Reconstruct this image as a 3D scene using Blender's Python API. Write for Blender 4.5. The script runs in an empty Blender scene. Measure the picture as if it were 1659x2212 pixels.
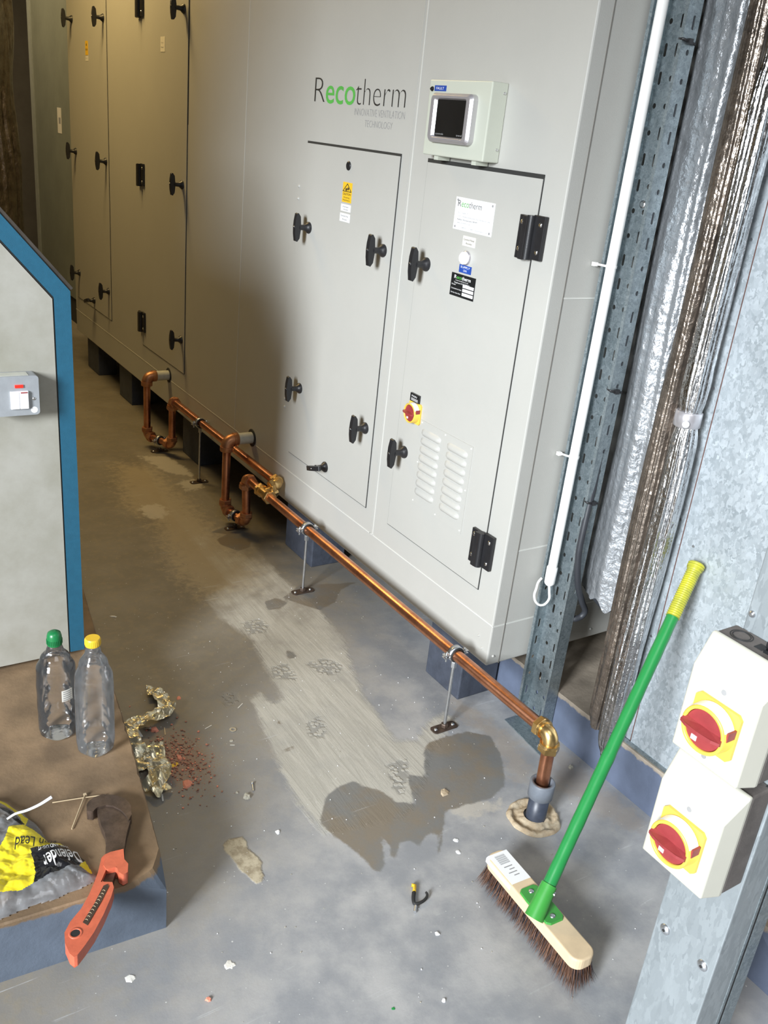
import bpy, math, random
import numpy as np
from mathutils import Vector, Matrix, noise

# ------------------------------------------------------------------ scene, camera, light
S = bpy.context.scene
COL = S.collection
R = math.radians
CAMH = 1.55
RIGHT = Vector((0.83952323, -0.53394434, 0.10051959))
DOWN = Vector((-0.13263297, -0.38081298, -0.91509014))
FWD = Vector((0.52688637, 0.75490722, -0.39051997))
FPX = 1928.74
PW, PH = 1659.0, 2212.0
cd = bpy.data.cameras.new('camera')
cam = bpy.data.objects.new('camera', cd)
COL.objects.link(cam)
m3 = Matrix((RIGHT, -DOWN, -FWD)).transposed()
cam.matrix_world = Matrix.Translation((0, 0, CAMH)) @ m3.to_4x4()
cd.sensor_fit = 'HORIZONTAL'
cd.sensor_width = 36.0
cd.lens = 36.0 * FPX / PW
cd.clip_start = 0.02
S.camera = cam

S.view_settings.view_transform = 'Standard'
S.view_settings.look = 'None'
S.view_settings.gamma = 1.0
S.view_settings.use_curve_mapping = False
S.view_settings.exposure = 0.62

W = bpy.data.worlds.new('world')
S.world = W
W.use_nodes = True
W.node_tree.nodes['Background'].inputs[0].default_value = (0.60, 0.58, 0.54, 1)
W.node_tree.nodes['Background'].inputs[1].default_value = 0.18

def area(name, loc, target, sx, sy, power, color, spread=180):
    l = bpy.data.lights.new(name, 'AREA')
    l.shape = 'RECTANGLE'; l.size = sx; l.size_y = sy
    l.energy = power; l.color = color; l.spread = R(spread)
    o = bpy.data.objects.new(name, l); COL.objects.link(o)
    o.location = loc
    d = Vector(target) - Vector(loc)
    o.rotation_euler = d.to_track_quat('-Z', 'Y').to_euler()
    return o
# daylight coming through the open doorway in the left wall, behind and left of the camera
area('daylight', (-5.3, -1.6, 2.9), (1.2, 1.4, 0.4), 1.7, 2.2, 820, (0.90, 0.95, 1.0))
# warm lamp over the far aisle, then two unseen fills added for brightness
area('aisle_lamp', (0.75, 4.8, 3.05), (1.3, 4.6, 0), 0.3, 1.3, 33, (1.0, 0.70, 0.28))
area('far_fill', (0.9, 7.3, 3.0), (1.5, 6.8, 1.0), 0.3, 1.3, 20, (1.0, 0.76, 0.42))  # added warm fill, brightens the far cabinet and foil duct
area('overhead_fill', (0.3, -0.6, 3.4), (0.7, 0.3, 0), 1.6, 1.4, 14, (0.97, 0.98, 1.0), 130)  # added soft fill from above with no fitting, lifts the near floor

# ------------------------------------------------------------------ helpers
def ray(u, v):
    return RIGHT * ((u - PW / 2) / FPX) + DOWN * ((v - PH / 2) / FPX) + FWD
def onz(u, v, z=0.0):
    d = ray(u, v); t = (z - CAMH) / d.z
    return Vector((0, 0, CAMH)) + d * t
def onx(u, v, x):
    d = ray(u, v); return Vector((0, 0, CAMH)) + d * (x / d.x)
def ony(u, v, y):
    d = ray(u, v); return Vector((0, 0, CAMH)) + d * (y / d.y)

class MB:
    def __init__(s): s.v = []; s.f = []; s.m = []; s.sm = []; s.mats = []
    def mi(s, mat):
        if mat not in s.mats: s.mats.append(mat)
        return s.mats.index(mat)
    def add(s, verts, faces, mat, smooth=False):
        b = len(s.v); s.v += [tuple(p) for p in verts]
        i = s.mi(mat)
        for f in faces:
            s.f.append([b + k for k in f]); s.m.append(i); s.sm.append(smooth)
        return s
    def box(s, x0, x1, y0, y1, z0, z1, mat, M=None):
        vs = [Vector(p) for p in ((x0,y0,z0),(x1,y0,z0),(x1,y1,z0),(x0,y1,z0),(x0,y0,z1),(x1,y0,z1),(x1,y1,z1),(x0,y1,z1))]
        if M: vs = [M @ p for p in vs]
        return s.add(vs, [(0,3,2,1),(4,5,6,7),(0,1,5,4),(1,2,6,5),(2,3,7,6),(3,0,4,7)], mat)
    def prism(s, pts, ax, a, b, mat, smooth=False):
        # pts: 2D outline; ax: axis of extrusion; a, b: extents
        def mk(p, t):
            if ax == 'x': return (t, p[0], p[1])
            if ax == 'y': return (p[0], t, p[1])
            return (p[0], p[1], t)
        n = len(pts)
        vs = [mk(p, a) for p in pts] + [mk(p, b) for p in pts]
        fs = [list(range(n))[::-1], list(range(n, 2 * n))]
        s.add(vs, fs, mat)
        s.add(vs, [(i, (i + 1) % n, n + (i + 1) % n, n + i) for i in range(n)], mat, smooth)
        return s
    def frame(s, a, b):
        d = (Vector(b) - Vector(a)).normalized()
        u = d.orthogonal().normalized(); return d, u, d.cross(u)
    def lathe(s, a, b, prof, mat, n=24, smooth=True, caps=True, M=None):
        # prof: list of (t, r), t in metres from a towards b
        a = Vector(a); d, u, w = s.frame(a, b)
        vs = []
        for t, r in prof:
            for k in range(n):
                q = 2 * math.pi * k / n
                vs.append(a + d * t + (u * math.cos(q) + w * math.sin(q)) * r)
        if M: vs = [M @ p for p in vs]
        fs = []
        for i in range(len(prof) - 1):
            for k in range(n):
                k2 = (k + 1) % n
                fs.append((i*n+k, i*n+k2, (i+1)*n+k2, (i+1)*n+k))
        s.add(vs, fs, mat, smooth)
        if caps:
            L = len(prof) - 1
            s.add(vs[:n], [list(range(n))[::-1]], mat); s.add(vs[L*n:], [list(range(n))], mat)
        return s
    def cyl(s, a, b, r, mat, n=20, smooth=True):
        return s.lathe(a, b, [(0, r), ((Vector(b) - Vector(a)).length, r)], mat, n, smooth)
    def tube(s, pts, r, mat, n=12, smooth=True, rf=None):
        pts = [Vector(p) for p in pts]; vs = []; u = None
        for i, p in enumerate(pts):
            d = (pts[min(i+1, len(pts)-1)] - pts[max(i-1, 0)]).normalized()
            u = d.orthogonal().normalized() if u is None else (u - d * u.dot(d)).normalized()
            w = d.cross(u); rr = rf(i / (len(pts) - 1)) if rf else r
            for k in range(n):
                q = 2 * math.pi * k / n
                vs.append(p + (u * math.cos(q) + w * math.sin(q)) * rr)
        L = len(pts)
        fs = [(i*n+k, i*n+(k+1)%n, (i+1)*n+(k+1)%n, (i+1)*n+k) for i in range(L-1) for k in range(n)]
        s.add(vs, fs, mat, smooth)
        s.add(vs[:n], [list(range(n))[::-1]], mat); s.add(vs[(L-1)*n:], [list(range(n))], mat)
        return s
    def text(s, txt, o, right, up, w, h, mat, off=0.0, cap='H', proj=None):
        """lettering: fits the text to width w; h = cap height; o = left end of the baseline"""
        vs, fs, x0, x1 = glyphs(txt, off)
        ch = 0.729
        o = Vector(o); right = Vector(right); up = Vector(up)
        kx = w / max(x1 - x0, 1e-6); ky = h / ch
        out = [o + right * ((p[0] - x0) * kx) + up * (p[1] * ky) for p in vs]
        if proj: out = [proj(p) for p in out]
        return s.add(out, fs, mat)
    def build(s, name, parent=None, bevel=0, loc=None, solid=0, seg=2):
        me = bpy.data.meshes.new(name)
        me.from_pydata([tuple(p) for p in s.v], [], s.f)
        for m in s.mats: me.materials.append(m)
        me.polygons.foreach_set('material_index', s.m)
        me.polygons.foreach_set('use_smooth', s.sm)
        me.update()
        o = bpy.data.objects.new(name, me); COL.objects.link(o)
        if parent: put(o, parent)
        if loc: o.location = loc
        if solid:
            k = o.modifiers.new('s', 'SOLIDIFY'); k.thickness = solid; k.offset = 0
        if bevel:
            k = o.modifiers.new('b', 'BEVEL'); k.width = bevel; k.segments = seg; k.limit_method = 'ANGLE'; k.angle_limit = R(40)
            k.harden_normals = False
        return o

_gl = {}
def glyphs(txt, off):
    if (txt, off) in _gl: return _gl[(txt, off)]
    c = bpy.data.curves.new('t', 'FONT'); c.body = txt; c.size = 1.0; c.offset = off; c.resolution_u = 4
    c.fill_mode = 'FRONT'
    o = bpy.data.objects.new('t', c); COL.objects.link(o)
    dg = bpy.context.evaluated_depsgraph_get(); dg.update()
    me = bpy.data.meshes.new_from_object(o.evaluated_get(dg))
    vs = [tuple(v.co) for v in me.vertices]; fs = [list(p.vertices) for p in me.polygons]
    bpy.data.objects.remove(o); bpy.data.curves.remove(c); bpy.data.meshes.remove(me)
    xs = [v[0] for v in vs] or [0, 1]
    _gl[(txt, off)] = (vs, fs, min(xs), max(xs))
    return _gl[(txt, off)]

def put(o, parent):
    """parent o so that it keeps its place in the world"""
    o.parent = parent
    o.matrix_parent_inverse = Matrix.Translation(-Vector(parent_base(parent)))
def parent_base(p):
    return p.get('_b', (0, 0, 0)) if p.type == 'EMPTY' else (0, 0, 0)
def thing(name, label, cat, loc=(0, 0, 0), group=None):
    o = bpy.data.objects.new(name, None); COL.objects.link(o)
    o.empty_display_size = 0.05
    o.location = loc; BASES[o.name] = Vector(loc)
    o['label'] = label; o['category'] = cat
    if group: o['group'] = group
    return o
BASES = {}
def parent_base(p): return BASES.get(p.name, Vector((0, 0, 0)))
def tag(o, label, cat, group=None, kind=None):
    o['label'] = label; o['category'] = cat
    if group: o['group'] = group
    if kind: o['kind'] = kind
    return o
def struct(o): o['kind'] = 'structure'; return o
def dup(o, loc, parent=None, rot=None, label=None):
    """copy of a thing or part with copies of its children"""
    c = o.copy(); COL.objects.link(c)
    c.location = loc
    if rot is not None: c.rotation_euler = rot
    if parent is not None:
        c.parent = parent; c.matrix_parent_inverse = Matrix.Translation(-parent_base(parent))
    if label: c['label'] = label
    for ch in o.children:
        d = ch.copy(); COL.objects.link(d); d.parent = c
        for g in ch.children:
            e = g.copy(); COL.objects.link(e); e.parent = d
    return c

# ------------------------------------------------------------------ materials
def mat(name, col, rough=0.5, metal=0.0, noise_amt=0.0, nscale=20.0, bump=0.0, bscale=60.0, col2=None, spec=0.5, emit=None, trans=0, coat=0):
    m = bpy.data.materials.new(name); m.use_nodes = True
    nt = m.node_tree; N = nt.nodes; L = nt.links; b = N['Principled BSDF']
    b.inputs['Roughness'].default_value = rough; b.inputs['Metallic'].default_value = metal
    b.inputs['Specular IOR Level'].default_value = spec
    if coat: b.inputs['Coat Weight'].default_value = coat
    b.inputs['Base Color'].default_value = (*col, 1)
    tc = N.new('ShaderNodeTexCoord')
    if noise_amt or col2:
        n = N.new('ShaderNodeTexNoise'); n.inputs['Scale'].default_value = nscale; n.inputs['Detail'].default_value = 6
        n.inputs['Roughness'].default_value = 0.65
        L.new(tc.outputs['Object'], n.inputs['Vector'])
        r = N.new('ShaderNodeValToRGB'); L.new(n.outputs['Fac'], r.inputs['Fac'])
        c2 = col2 or tuple(c * (1 - noise_amt) for c in col)
        r.color_ramp.elements[0].position = 0.35; r.color_ramp.elements[1].position = 0.65
        r.color_ramp.elements[0].color = (*c2, 1); r.color_ramp.elements[1].color = (*col, 1)
        L.new(r.outputs['Color'], b.inputs['Base Color'])
    if bump:
        n = N.new('ShaderNodeTexNoise'); n.inputs['Scale'].default_value = bscale; n.inputs['Detail'].default_value = 4
        L.new(tc.outputs['Object'], n.inputs['Vector'])
        k = N.new('ShaderNodeBump'); k.inputs['Strength'].default_value = bump; k.inputs['Distance'].default_value = 0.002
        L.new(n.outputs['Fac'], k.inputs['Height']); L.new(k.outputs['Normal'], b.inputs['Normal'])
    if emit:
        b.inputs['Emission Color'].default_value = (*emit[:3], 1); b.inputs['Emission Strength'].default_value = emit[3]
    return m
def srgb(r, g, b):
    f = lambda c: (c / 255 / 12.92) if c / 255 <= 0.04045 else ((c / 255 + 0.055) / 1.055) ** 2.4
    return (f(r), f(g), f(b))
def galv(name, lo, hi, metal=0.7, rough=0.38, scale=45.0, stretch=(1, 1, 1)):
    m = bpy.data.materials.new(name); m.use_nodes = True
    nt = m.node_tree; N = nt.nodes; L = nt.links; b = N['Principled BSDF']
    tc = N.new('ShaderNodeTexCoord'); mp = N.new('ShaderNodeMapping'); mp.inputs['Scale'].default_value = stretch
    L.new(tc.outputs['Object'], mp.inputs['Vector'])
    n0 = N.new('ShaderNodeTexNoise'); n0.inputs['Scale'].default_value = scale * 0.8; n0.inputs['Detail'].default_value = 3
    L.new(mp.outputs['Vector'], n0.inputs['Vector'])
    ad = N.new('ShaderNodeVectorMath'); ad.operation = 'MULTIPLY_ADD'
    L.new(n0.outputs['Color'], ad.inputs[0]); ad.inputs[1].default_value = (0.03, 0.03, 0.03); L.new(mp.outputs['Vector'], ad.inputs[2])
    v = N.new('ShaderNodeTexVoronoi'); v.inputs['Scale'].default_value = scale; L.new(ad.outputs[0], v.inputs['Vector'])
    sp = N.new('ShaderNodeSeparateColor'); L.new(v.outputs['Color'], sp.inputs['Color'])
    n1 = N.new('ShaderNodeTexNoise'); n1.inputs['Scale'].default_value = 6; n1.inputs['Detail'].default_value = 5
    L.new(mp.outputs['Vector'], n1.inputs['Vector'])
    mx = N.new('ShaderNodeMath'); mx.operation = 'MULTIPLY_ADD'; mx.inputs[1].default_value = 0.45
    L.new(sp.outputs[0], mx.inputs[0])
    s2 = N.new('ShaderNodeMath'); s2.operation = 'MULTIPLY'; s2.inputs[1].default_value = 0.6; L.new(n1.outputs['Fac'], s2.inputs[0])
    L.new(s2.outputs[0], mx.inputs[2])
    r = N.new('ShaderNodeValToRGB'); L.new(mx.outputs[0], r.inputs['Fac'])
    r.color_ramp.elements[0].position = 0.2; r.color_ramp.elements[1].position = 0.8
    r.color_ramp.elements[0].color = (*lo, 1); r.color_ramp.elements[1].color = (*hi, 1)
    L.new(r.outputs['Color'], b.inputs['Base Color'])
    b.inputs['Metallic'].default_value = metal; b.inputs['Roughness'].default_value = rough
    rr = N.new('ShaderNodeMath'); rr.operation = 'MULTIPLY_ADD'; rr.inputs[1].default_value = 0.18; rr.inputs[2].default_value = rough
    L.new(sp.outputs[1], rr.inputs[0]); L.new(rr.outputs[0], b.inputs['Roughness'])
    return m
def clearplastic(name, tint=(0.92, 0.94, 0.95), rough=0.08, op=0.10):
    m = bpy.data.materials.new(name); m.use_nodes = True
    nt = m.node_tree; N = nt.nodes; L = nt.links; N.remove(N['Principled BSDF']); out = N['Material Output']
    t = N.new('ShaderNodeBsdfTransparent'); t.inputs[0].default_value = (*tint, 1)
    g = N.new('ShaderNodeBsdfGlossy'); g.inputs['Roughness'].default_value = rough
    d = N.new('ShaderNodeBsdfDiffuse'); d.inputs[0].default_value = (0.7, 0.72, 0.74, 1)
    lw = N.new('ShaderNodeLayerWeight'); lw.inputs['Blend'].default_value = 0.35
    nz = N.new('ShaderNodeTexNoise'); nz.inputs['Scale'].default_value = 40; nz.inputs['Detail'].default_value = 5
    tc = N.new('ShaderNodeTexCoord'); L.new(tc.outputs['Object'], nz.inputs['Vector'])
    bp = N.new('ShaderNodeBump'); bp.inputs['Strength'].default_value = 0.4; bp.inputs['Distance'].default_value = 0.002
    L.new(nz.outputs['Fac'], bp.inputs['Height']); L.new(bp.outputs['Normal'], g.inputs['Normal'])
    a = N.new('ShaderNodeMixShader'); L.new(lw.outputs['Fresnel'], a.inputs[0]); L.new(t.outputs[0], a.inputs[1]); L.new(g.outputs[0], a.inputs[2])
    c = N.new('ShaderNodeMixShader')
    q = N.new('ShaderNodeMath'); q.operation = 'MULTIPLY'; q.inputs[1].default_value = op * 2; L.new(nz.outputs['Fac'], q.inputs[0])
    L.new(q.outputs[0], c.inputs[0]); L.new(a.outputs[0], c.inputs[1]); L.new(d.outputs[0], c.inputs[2])
    L.new(c.outputs[0], out.inputs['Surface'])
    return m

M = {}
M['unit'] = mat('unit_paint', (0.455, 0.45, 0.418), 0.42, 0, 0.04, 3, bump=0.15, bscale=500)
M['joint'] = mat('panel_joint', (0.20, 0.19, 0.17), 0.6, 0, 0.1, 10)
M['seam'] = mat('pale_seam', (0.62, 0.62, 0.58), 0.4, 0, 0.05, 10)  # seam lines a little paler than the casing
M['gap'] = mat('gasket_black', (0.03, 0.03, 0.028), 0.7, 0, 0.1, 10)
M['black'] = mat('black_plastic', (0.018, 0.018, 0.02), 0.38, 0, 0.2, 30, bump=0.1, bscale=300)
M['rubber'] = mat('black_rubber', (0.02, 0.02, 0.02), 0.7, 0, 0.2, 30)
M['chrome'] = mat('zinc_screw', (0.75, 0.75, 0.75), 0.25, 1.0, 0.1, 60)
M['zinc'] = mat('zinc_plate', (0.62, 0.64, 0.66), 0.32, 0.9, 0.2, 60)
M['box'] = mat('cream_enclosure', (0.52, 0.54, 0.46), 0.4, 0, 0.03, 4, bump=0.1, bscale=400)
M['silver'] = mat('silver_bezel', (0.55, 0.53, 0.55), 0.3, 0.6, 0.05, 30)
M['screen'] = mat('dark_screen', (0.012, 0.012, 0.012), 0.08, 0, 0.2, 5)
M['inkblack'] = mat('ink_black', (0.02, 0.02, 0.02), 0.6, 0, 0.1, 20)
M['inkgrey'] = mat('ink_grey', (0.30, 0.30, 0.30), 0.6, 0, 0.1, 20)
M['inkgreen'] = mat('ink_green', (0.09, 0.42, 0.07), 0.6, 0, 0.1, 20)
M['inkwhite'] = mat('ink_white', (0.80, 0.80, 0.80), 0.5, 0, 0.05, 20)
M['white'] = mat('white_label', (0.85, 0.86, 0.87), 0.35, 0, 0.03, 20)
M['cream'] = mat('aged_label', (0.70, 0.68, 0.62), 0.5, 0, 0.05, 20)
M['blue'] = mat('blue_label', (0.02, 0.07, 0.35), 0.4, 0, 0.1, 20)
M['labelblack'] = mat('black_label', (0.012, 0.013, 0.014), 0.35, 0, 0.1, 20)
M['yellow'] = mat('yellow_plastic', (0.78, 0.52, 0.08), 0.4, 0, 0.06, 20)
M['yellowlabel'] = mat('yellow_label', (0.80, 0.50, 0.03), 0.45, 0, 0.06, 20)
M['red'] = mat('red_plastic', (0.30, 0.042, 0.045), 0.42, 0, 0.18, 40)
M['lampwhite'] = mat('lit_lamp', (0.9, 0.9, 0.95), 0.3, 0, 0.02, 20, emit=(0.85, 0.9, 1.0, 1.6))
M['copper'] = mat('copper', (0.72, 0.33, 0.19), 0.30, 0.95, 0, 12, bump=0.05, bscale=200, col2=(0.42, 0.17, 0.09))
M['brass'] = mat('brass', (0.80, 0.55, 0.24), 0.28, 0.95, 0, 30, bump=0.1, bscale=150, col2=(0.60, 0.38, 0.14))
M['bronze'] = mat('cast_copper_fitting', (0.60, 0.30, 0.16), 0.42, 0.8, 0, 30, bump=0.1, bscale=200, col2=(0.45, 0.2, 0.1))
M['stub'] = mat('painted_stub', (0.55, 0.55, 0.48), 0.5, 0, 0.15, 40)
M['pvc'] = mat('grey_pvc', (0.17, 0.19, 0.22), 0.45, 0, 0.2, 30)
M['pvcdark'] = mat('dark_grey_pvc', (0.05, 0.06, 0.085), 0.4, 0, 0.3, 30)
M['galv'] = galv('galvanised_sheet', srgb(150, 159, 164), srgb(196, 204, 209), 0.40, 0.42, 120, (1, 1, .7))
M['galvtray'] = galv('galvanised_tray', srgb(118, 130, 134), srgb(160, 170, 174), 0.72, 0.34, 160)
M['galvcol'] = galv('galvanised_column', srgb(134, 141, 144), srgb(156, 163, 166), 0.35, 0.45, 110, (1, 1, 0.35))
M['whitepvc'] = mat('white_conduit', (0.88, 0.87, 0.84), 0.35, 0, 0.03, 20)
M['greycable'] = mat('dark_grey_cable', (0.035, 0.038, 0.045), 0.5, 0, 0.2, 30)
M['iso'] = mat('cream_isolator', (0.50, 0.49, 0.42), 0.4, 0, 0.05, 8)
M['isodark'] = mat('grey_isolator_base', (0.13, 0.115, 0.105), 0.6, 0, 0.3, 25, bump=0.2, bscale=300)
M['machine'] = mat('machine_side', (0.37, 0.36, 0.32), 0.45, 0, 0.0, 5, col2=(0.28, 0.27, 0.22))
M['teal'] = mat('teal_trim', (0.018, 0.105, 0.175), 0.42, 0, 0.12, 60, bump=0.3, bscale=600)
M['darkcover'] = mat('dusty_dark_cover', (0.07, 0.06, 0.05), 0.35, 0, 0.4, 10)
M['switch'] = mat('grey_metalclad', (0.36, 0.38, 0.40), 0.45, 0.2, 0.1, 50)
M['whiteplastic'] = mat('white_plastic', (0.85, 0.85, 0.86), 0.3, 0, 0.03, 20)
M['redlamp'] = mat('red_neon', (0.65, 0.02, 0.01), 0.2, 0, 0.1, 100, emit=(1.0, 0.03, 0.02, 0.5))
M['darkpanel'] = mat('green_grey_cabinet', (0.21, 0.23, 0.20), 0.5, 0, 0.15, 5)
M['green'] = mat('green_handle', (0.022, 0.24, 0.060), 0.30, 0, 0.06, 25, bump=0.08, bscale=60)
M['greenplate'] = mat('green_socket', (0.05, 0.30, 0.05), 0.35, 0, 0.1, 40)
M['wood'] = mat('pale_broom_wood', (0.72, 0.56, 0.36), 0.55, 0, 0.14, 14, bump=0.1, bscale=90)
M['bristle'] = mat('brown_bristle', (0.17, 0.08, 0.045), 0.6, 0, 0.55, 60)
M['bristle2'] = mat('dark_bristle', (0.035, 0.025, 0.03), 0.7, 0, 0.3, 60)
M['orange'] = mat('orange_grip', (0.60, 0.135, 0.070), 0.42, 0, 0.2, 40, bump=0.1, bscale=200)
M['iron'] = mat('oiled_iron', (0.12, 0.085, 0.065), 0.45, 0.5, 0.45, 35, bump=0.4, bscale=120)
M['capgreen'] = mat('green_cap', (0.01, 0.17, 0.05), 0.35, 0, 0.1, 40)
M['capyellow'] = mat('yellow_cap', (0.75, 0.48, 0.03), 0.4, 0, 0.1, 40)
M['bottle'] = clearplastic('clear_bottle', (0.97, 0.97, 0.975), 0.06, 0.02)
M['dustybottle'] = clearplastic('dusty_clear_bottle', (0.96, 0.955, 0.945), 0.10, 0.05)
M['clearbag'] = clearplastic('clear_film', (0.90, 0.89, 0.88), 0.10, 0.22)
M['bagyellow'] = mat('printed_yellow_film', (0.84, 0.69, 0.03), 0.28, 0, 0.06, 20)
M['bagblack'] = mat('printed_black_film', (0.012, 0.012, 0.014), 0.22, 0, 0.1, 20)
M['tie'] = mat('pale_nylon', (0.80, 0.84, 0.92), 0.35, 0, 0.05, 20)
M['tiebeige'] = mat('dirty_nylon', (0.55, 0.43, 0.27), 0.5, 0, 0.15, 30)
M['gold'] = mat('gold_foil', (0.72, 0.62, 0.38), 0.30, 0.7, 0, 30, bump=0.3, bscale=70, col2=(0.60, 0.56, 0.44))
M['brick'] = mat('brick_crumb', (0.42, 0.20, 0.135), 0.85, 0, 0.4, 60)
M['stone'] = mat('mortar_crumb', (0.50, 0.47, 0.38), 0.9, 0, 0.3, 60, bump=0.5, bscale=200)
M['mortar'] = mat('pale_mortar', (0.50, 0.42, 0.30), 0.9, 0, 0.3, 40, bump=0.8, bscale=120, col2=(0.36, 0.27, 0.17))
M['block'] = mat('painted_block', (0.060, 0.070, 0.095), 0.6, 0, 0.3, 25, bump=0.6, bscale=60)
M['wall'] = mat('dusty_wall', (0.16, 0.155, 0.15), 0.8, 0, 0.2, 4)
def foilmat(name, col, rough, brown=0.0, metal=1.0, bump=0.6):
    m = mat(name, col, rough, metal, 0, 18, bump=bump, bscale=55, col2=tuple(c * (0.75 - brown) for c in col))
    for n in m.node_tree.nodes:
        if n.type == 'BUMP': n.inputs['Distance'].default_value = 0.012
    return m
M['foil'] = foilmat('bright_foil', (0.74, 0.74, 0.75), 0.20, 0, 1.0, .35)
M['foilbag'] = foilmat('dull_foil', (0.40, 0.42, 0.44), 0.34, 0, .6, .5)
M['foilbrown'] = foilmat('tarnished_foil', (0.36, 0.30, 0.25), 0.26, 0.25, .85, .4)
M['tape'] = mat('grey_tape', (0.42, 0.46, 0.45), 0.5, 0.3, 0.1, 20)
M['rust'] = mat('rusty_seam', (0.13, 0.06, 0.045), 0.7, 0, 0.3, 60)

# ------------------------------------------------------------------ floor
def poly_sdf(P, poly):
    """signed distance (positive inside) of points P (n,2) to polygon"""
    poly = np.array(poly); n = len(poly); d = np.full(len(P), 1e9); ins = np.zeros(len(P), bool)
    for i in range(n):
        a = poly[i]; b = poly[(i + 1) % n]; e = b - a; w = P - a
        t = np.clip((w @ e) / (e @ e), 0, 1)
        d = np.minimum(d, np.hypot(*(w - t[:, None] * e).T))
        c = ((a[1] > P[:, 1]) != (b[1] > P[:, 1])) & (P[:, 0] < (b[0] - a[0]) * (P[:, 1] - a[1]) / (b[1] - a[1] + 1e-12) + a[0])
        ins ^= c
    return np.where(ins, d, -d)
def fl(pts): return [tuple(onz(u, v).xy) for u, v in pts]
SLURRY = fl([(290,975),(345,980),(400,1010),(470,1090),(540,1170),(602,1240),(690,1317),(740,1378),(762,1447),(783,1498),(809,1534),(856,1600),(900,1600),(925,1560),(960,1540),(985,1560),(930,1620),(915,1690),(890,1740),(860,1770),(700,1800),(650,1740),(624,1700),(590,1620),(545,1509),(560,1498),(590,1520),(613,1510),(585,1460),(545,1382),(472,1331),(445,1290),(500,1262),(440,1200),(380,1120),(330,1040)])
WET = [fl([(704,1722),(730,1700),(763,1686),(780,1697),(797,1701),(830,1712),(856,1733),(898,1737),(885,1705),(881,1672),(923,1680),(915,1655),(917,1638),(915,1620),(927,1604),(960,1592),(1010,1580),(1060,1590),(1085,1640),(1092,1697),(1060,1725),(961,1752),(961,1780),(955,1797),(950,1845),(944,1845),(946,1800),(925,1800),(906,1828),(890,1815),(864,1819),(855,1855),(847,1853),(842,1825),(822,1807),(833,1870),(820,1883),(808,1880),(780,1849),(729,1811),(691,1777)]),
       fl([(610,1292),(650,1262),(700,1262),(770,1258),(735,1275),(725,1300),(690,1318),(650,1305)]),
       fl([(570,1300),(595,1292),(622,1300),(605,1315),(580,1318)]), fl([(617,1405),(635,1408),(640,1420),(622,1424)]),
       fl([(468,1165),(500,1150),(545,1150),(540,1182),(515,1190),(480,1178)]), fl([(455,1150),(505,1130),(540,1130),(535,1150),(500,1155)]),
       fl([(598,1558),(606,1556),(610,1564),(600,1566)]), fl([(600,1625),(632,1612),(636,1616),(606,1629)]),
       fl([(415,1030),(432,1020),(445,1035),(425,1040)]), fl([(335,962),(352,955),(360,966),(345,970)])]
MORTAR = fl([(480,1824),(496,1812),(522,1807),(530,1815),(534,1830),(553,1848),(567,1862),(564,1878),(574,1898),(556,1910),(539,1897),(520,1880),(497,1849),(485,1838)])
TREAD = [fl([(660,1432),(700,1422),(735,1430),(742,1448),(715,1458),(690,1455)]), fl([(520,1345),(560,1337),(585,1352),(572,1368),(540,1372)]),
         fl([(660,1560),(690,1545),(705,1570),(700,1595),(672,1592)]), fl([(835,1650),(880,1635),(885,1680),(870,1720),(850,1700)]),
         fl([(585,1440),(620,1432),(640,1455),(640,1470),(590,1465)]), fl([(475,1500),(510,1495),(520,1515),(490,1525)])]
DUST = fl([(250,1000),(330,1010),(420,1100),(500,1180),(560,1240),(545,1270),(440,1290),(380,1240),(330,1120),(270,1100)])
PALE = [fl([(300,1095),(340,1088),(365,1105),(350,1120),(315,1118)]), fl([(385,1040),(440,1032),(435,1055),(405,1060)]), fl([(300,985),(360,985),(400,1010),(420,1030),(360,1020)]),
        fl([(935,1725),(1010,1715),(1060,1740),(1085,1725),(1080,1745),(1010,1770),(960,1745)])]
WEAR = [fl([(1200,1600),(1270,1670),(1400,1780),(1400,1810),(1290,1760),(1200,1690),(1190,1640)]), fl([(985,1500),(1060,1560),(1120,1600),(1150,1680),(1110,1690),(1060,1600),(980,1530)])]
GX0, GX1, GY0, GY1, ST = -0.4, 1.75, 0.2, 6.6, 0.0125
nx = int((GX1 - GX0) / ST) + 1; ny = int((GY1 - GY0) / ST) + 1
gx = np.linspace(GX0, GX1, nx); gy = np.linspace(GY0, GY1, ny)
XX, YY = np.meshgrid(gx, gy); P = np.stack([XX.ravel(), YY.ravel()], 1)
verts = np.concatenate([P, np.zeros((len(P), 1))], 1)
I = (np.arange(ny - 1)[:, None] * nx + np.arange(nx - 1)[None, :]).ravel()
quads = np.stack([I, I + 1, I + nx + 1, I + nx], 1)
nv = len(verts)
BX = [(-8.0, -5.0), (3.3, -5.0), (3.3, 9.0), (-8.0, 9.0)]
border = [(x, y, 0.0) for x, y in BX]
c00, c10, c01, c11 = 0, nx - 1, (ny - 1) * nx, ny * nx - 1
edge_b = list(range(c00, c10 + 1)); edge_t = list(range(c01, c11 + 1))
edge_l = list(range(c00, c01 + 1, nx)); edge_r = list(range(c10, c11 + 1, nx))
faces = quads.tolist() + [[nv, nv + 1] + edge_b[::-1], [nv + 1, nv + 2] + edge_r[::-1], [nv + 2, nv + 3] + edge_t, [nv + 3, nv] + edge_l]
me = bpy.data.meshes.new('floor'); me.from_pydata(np.concatenate([verts, border]).tolist(), [], faces); me.update()
def attr(name, vals):
    a = me.attributes.new(name, 'FLOAT', 'POINT'); full = np.full(nv + 4, -1.0); full[:nv] = vals; a.data.foreach_set('value', full.astype(np.float32))
mx = lambda L: np.max([poly_sdf(P, p) for p in L], axis=0)
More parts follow.
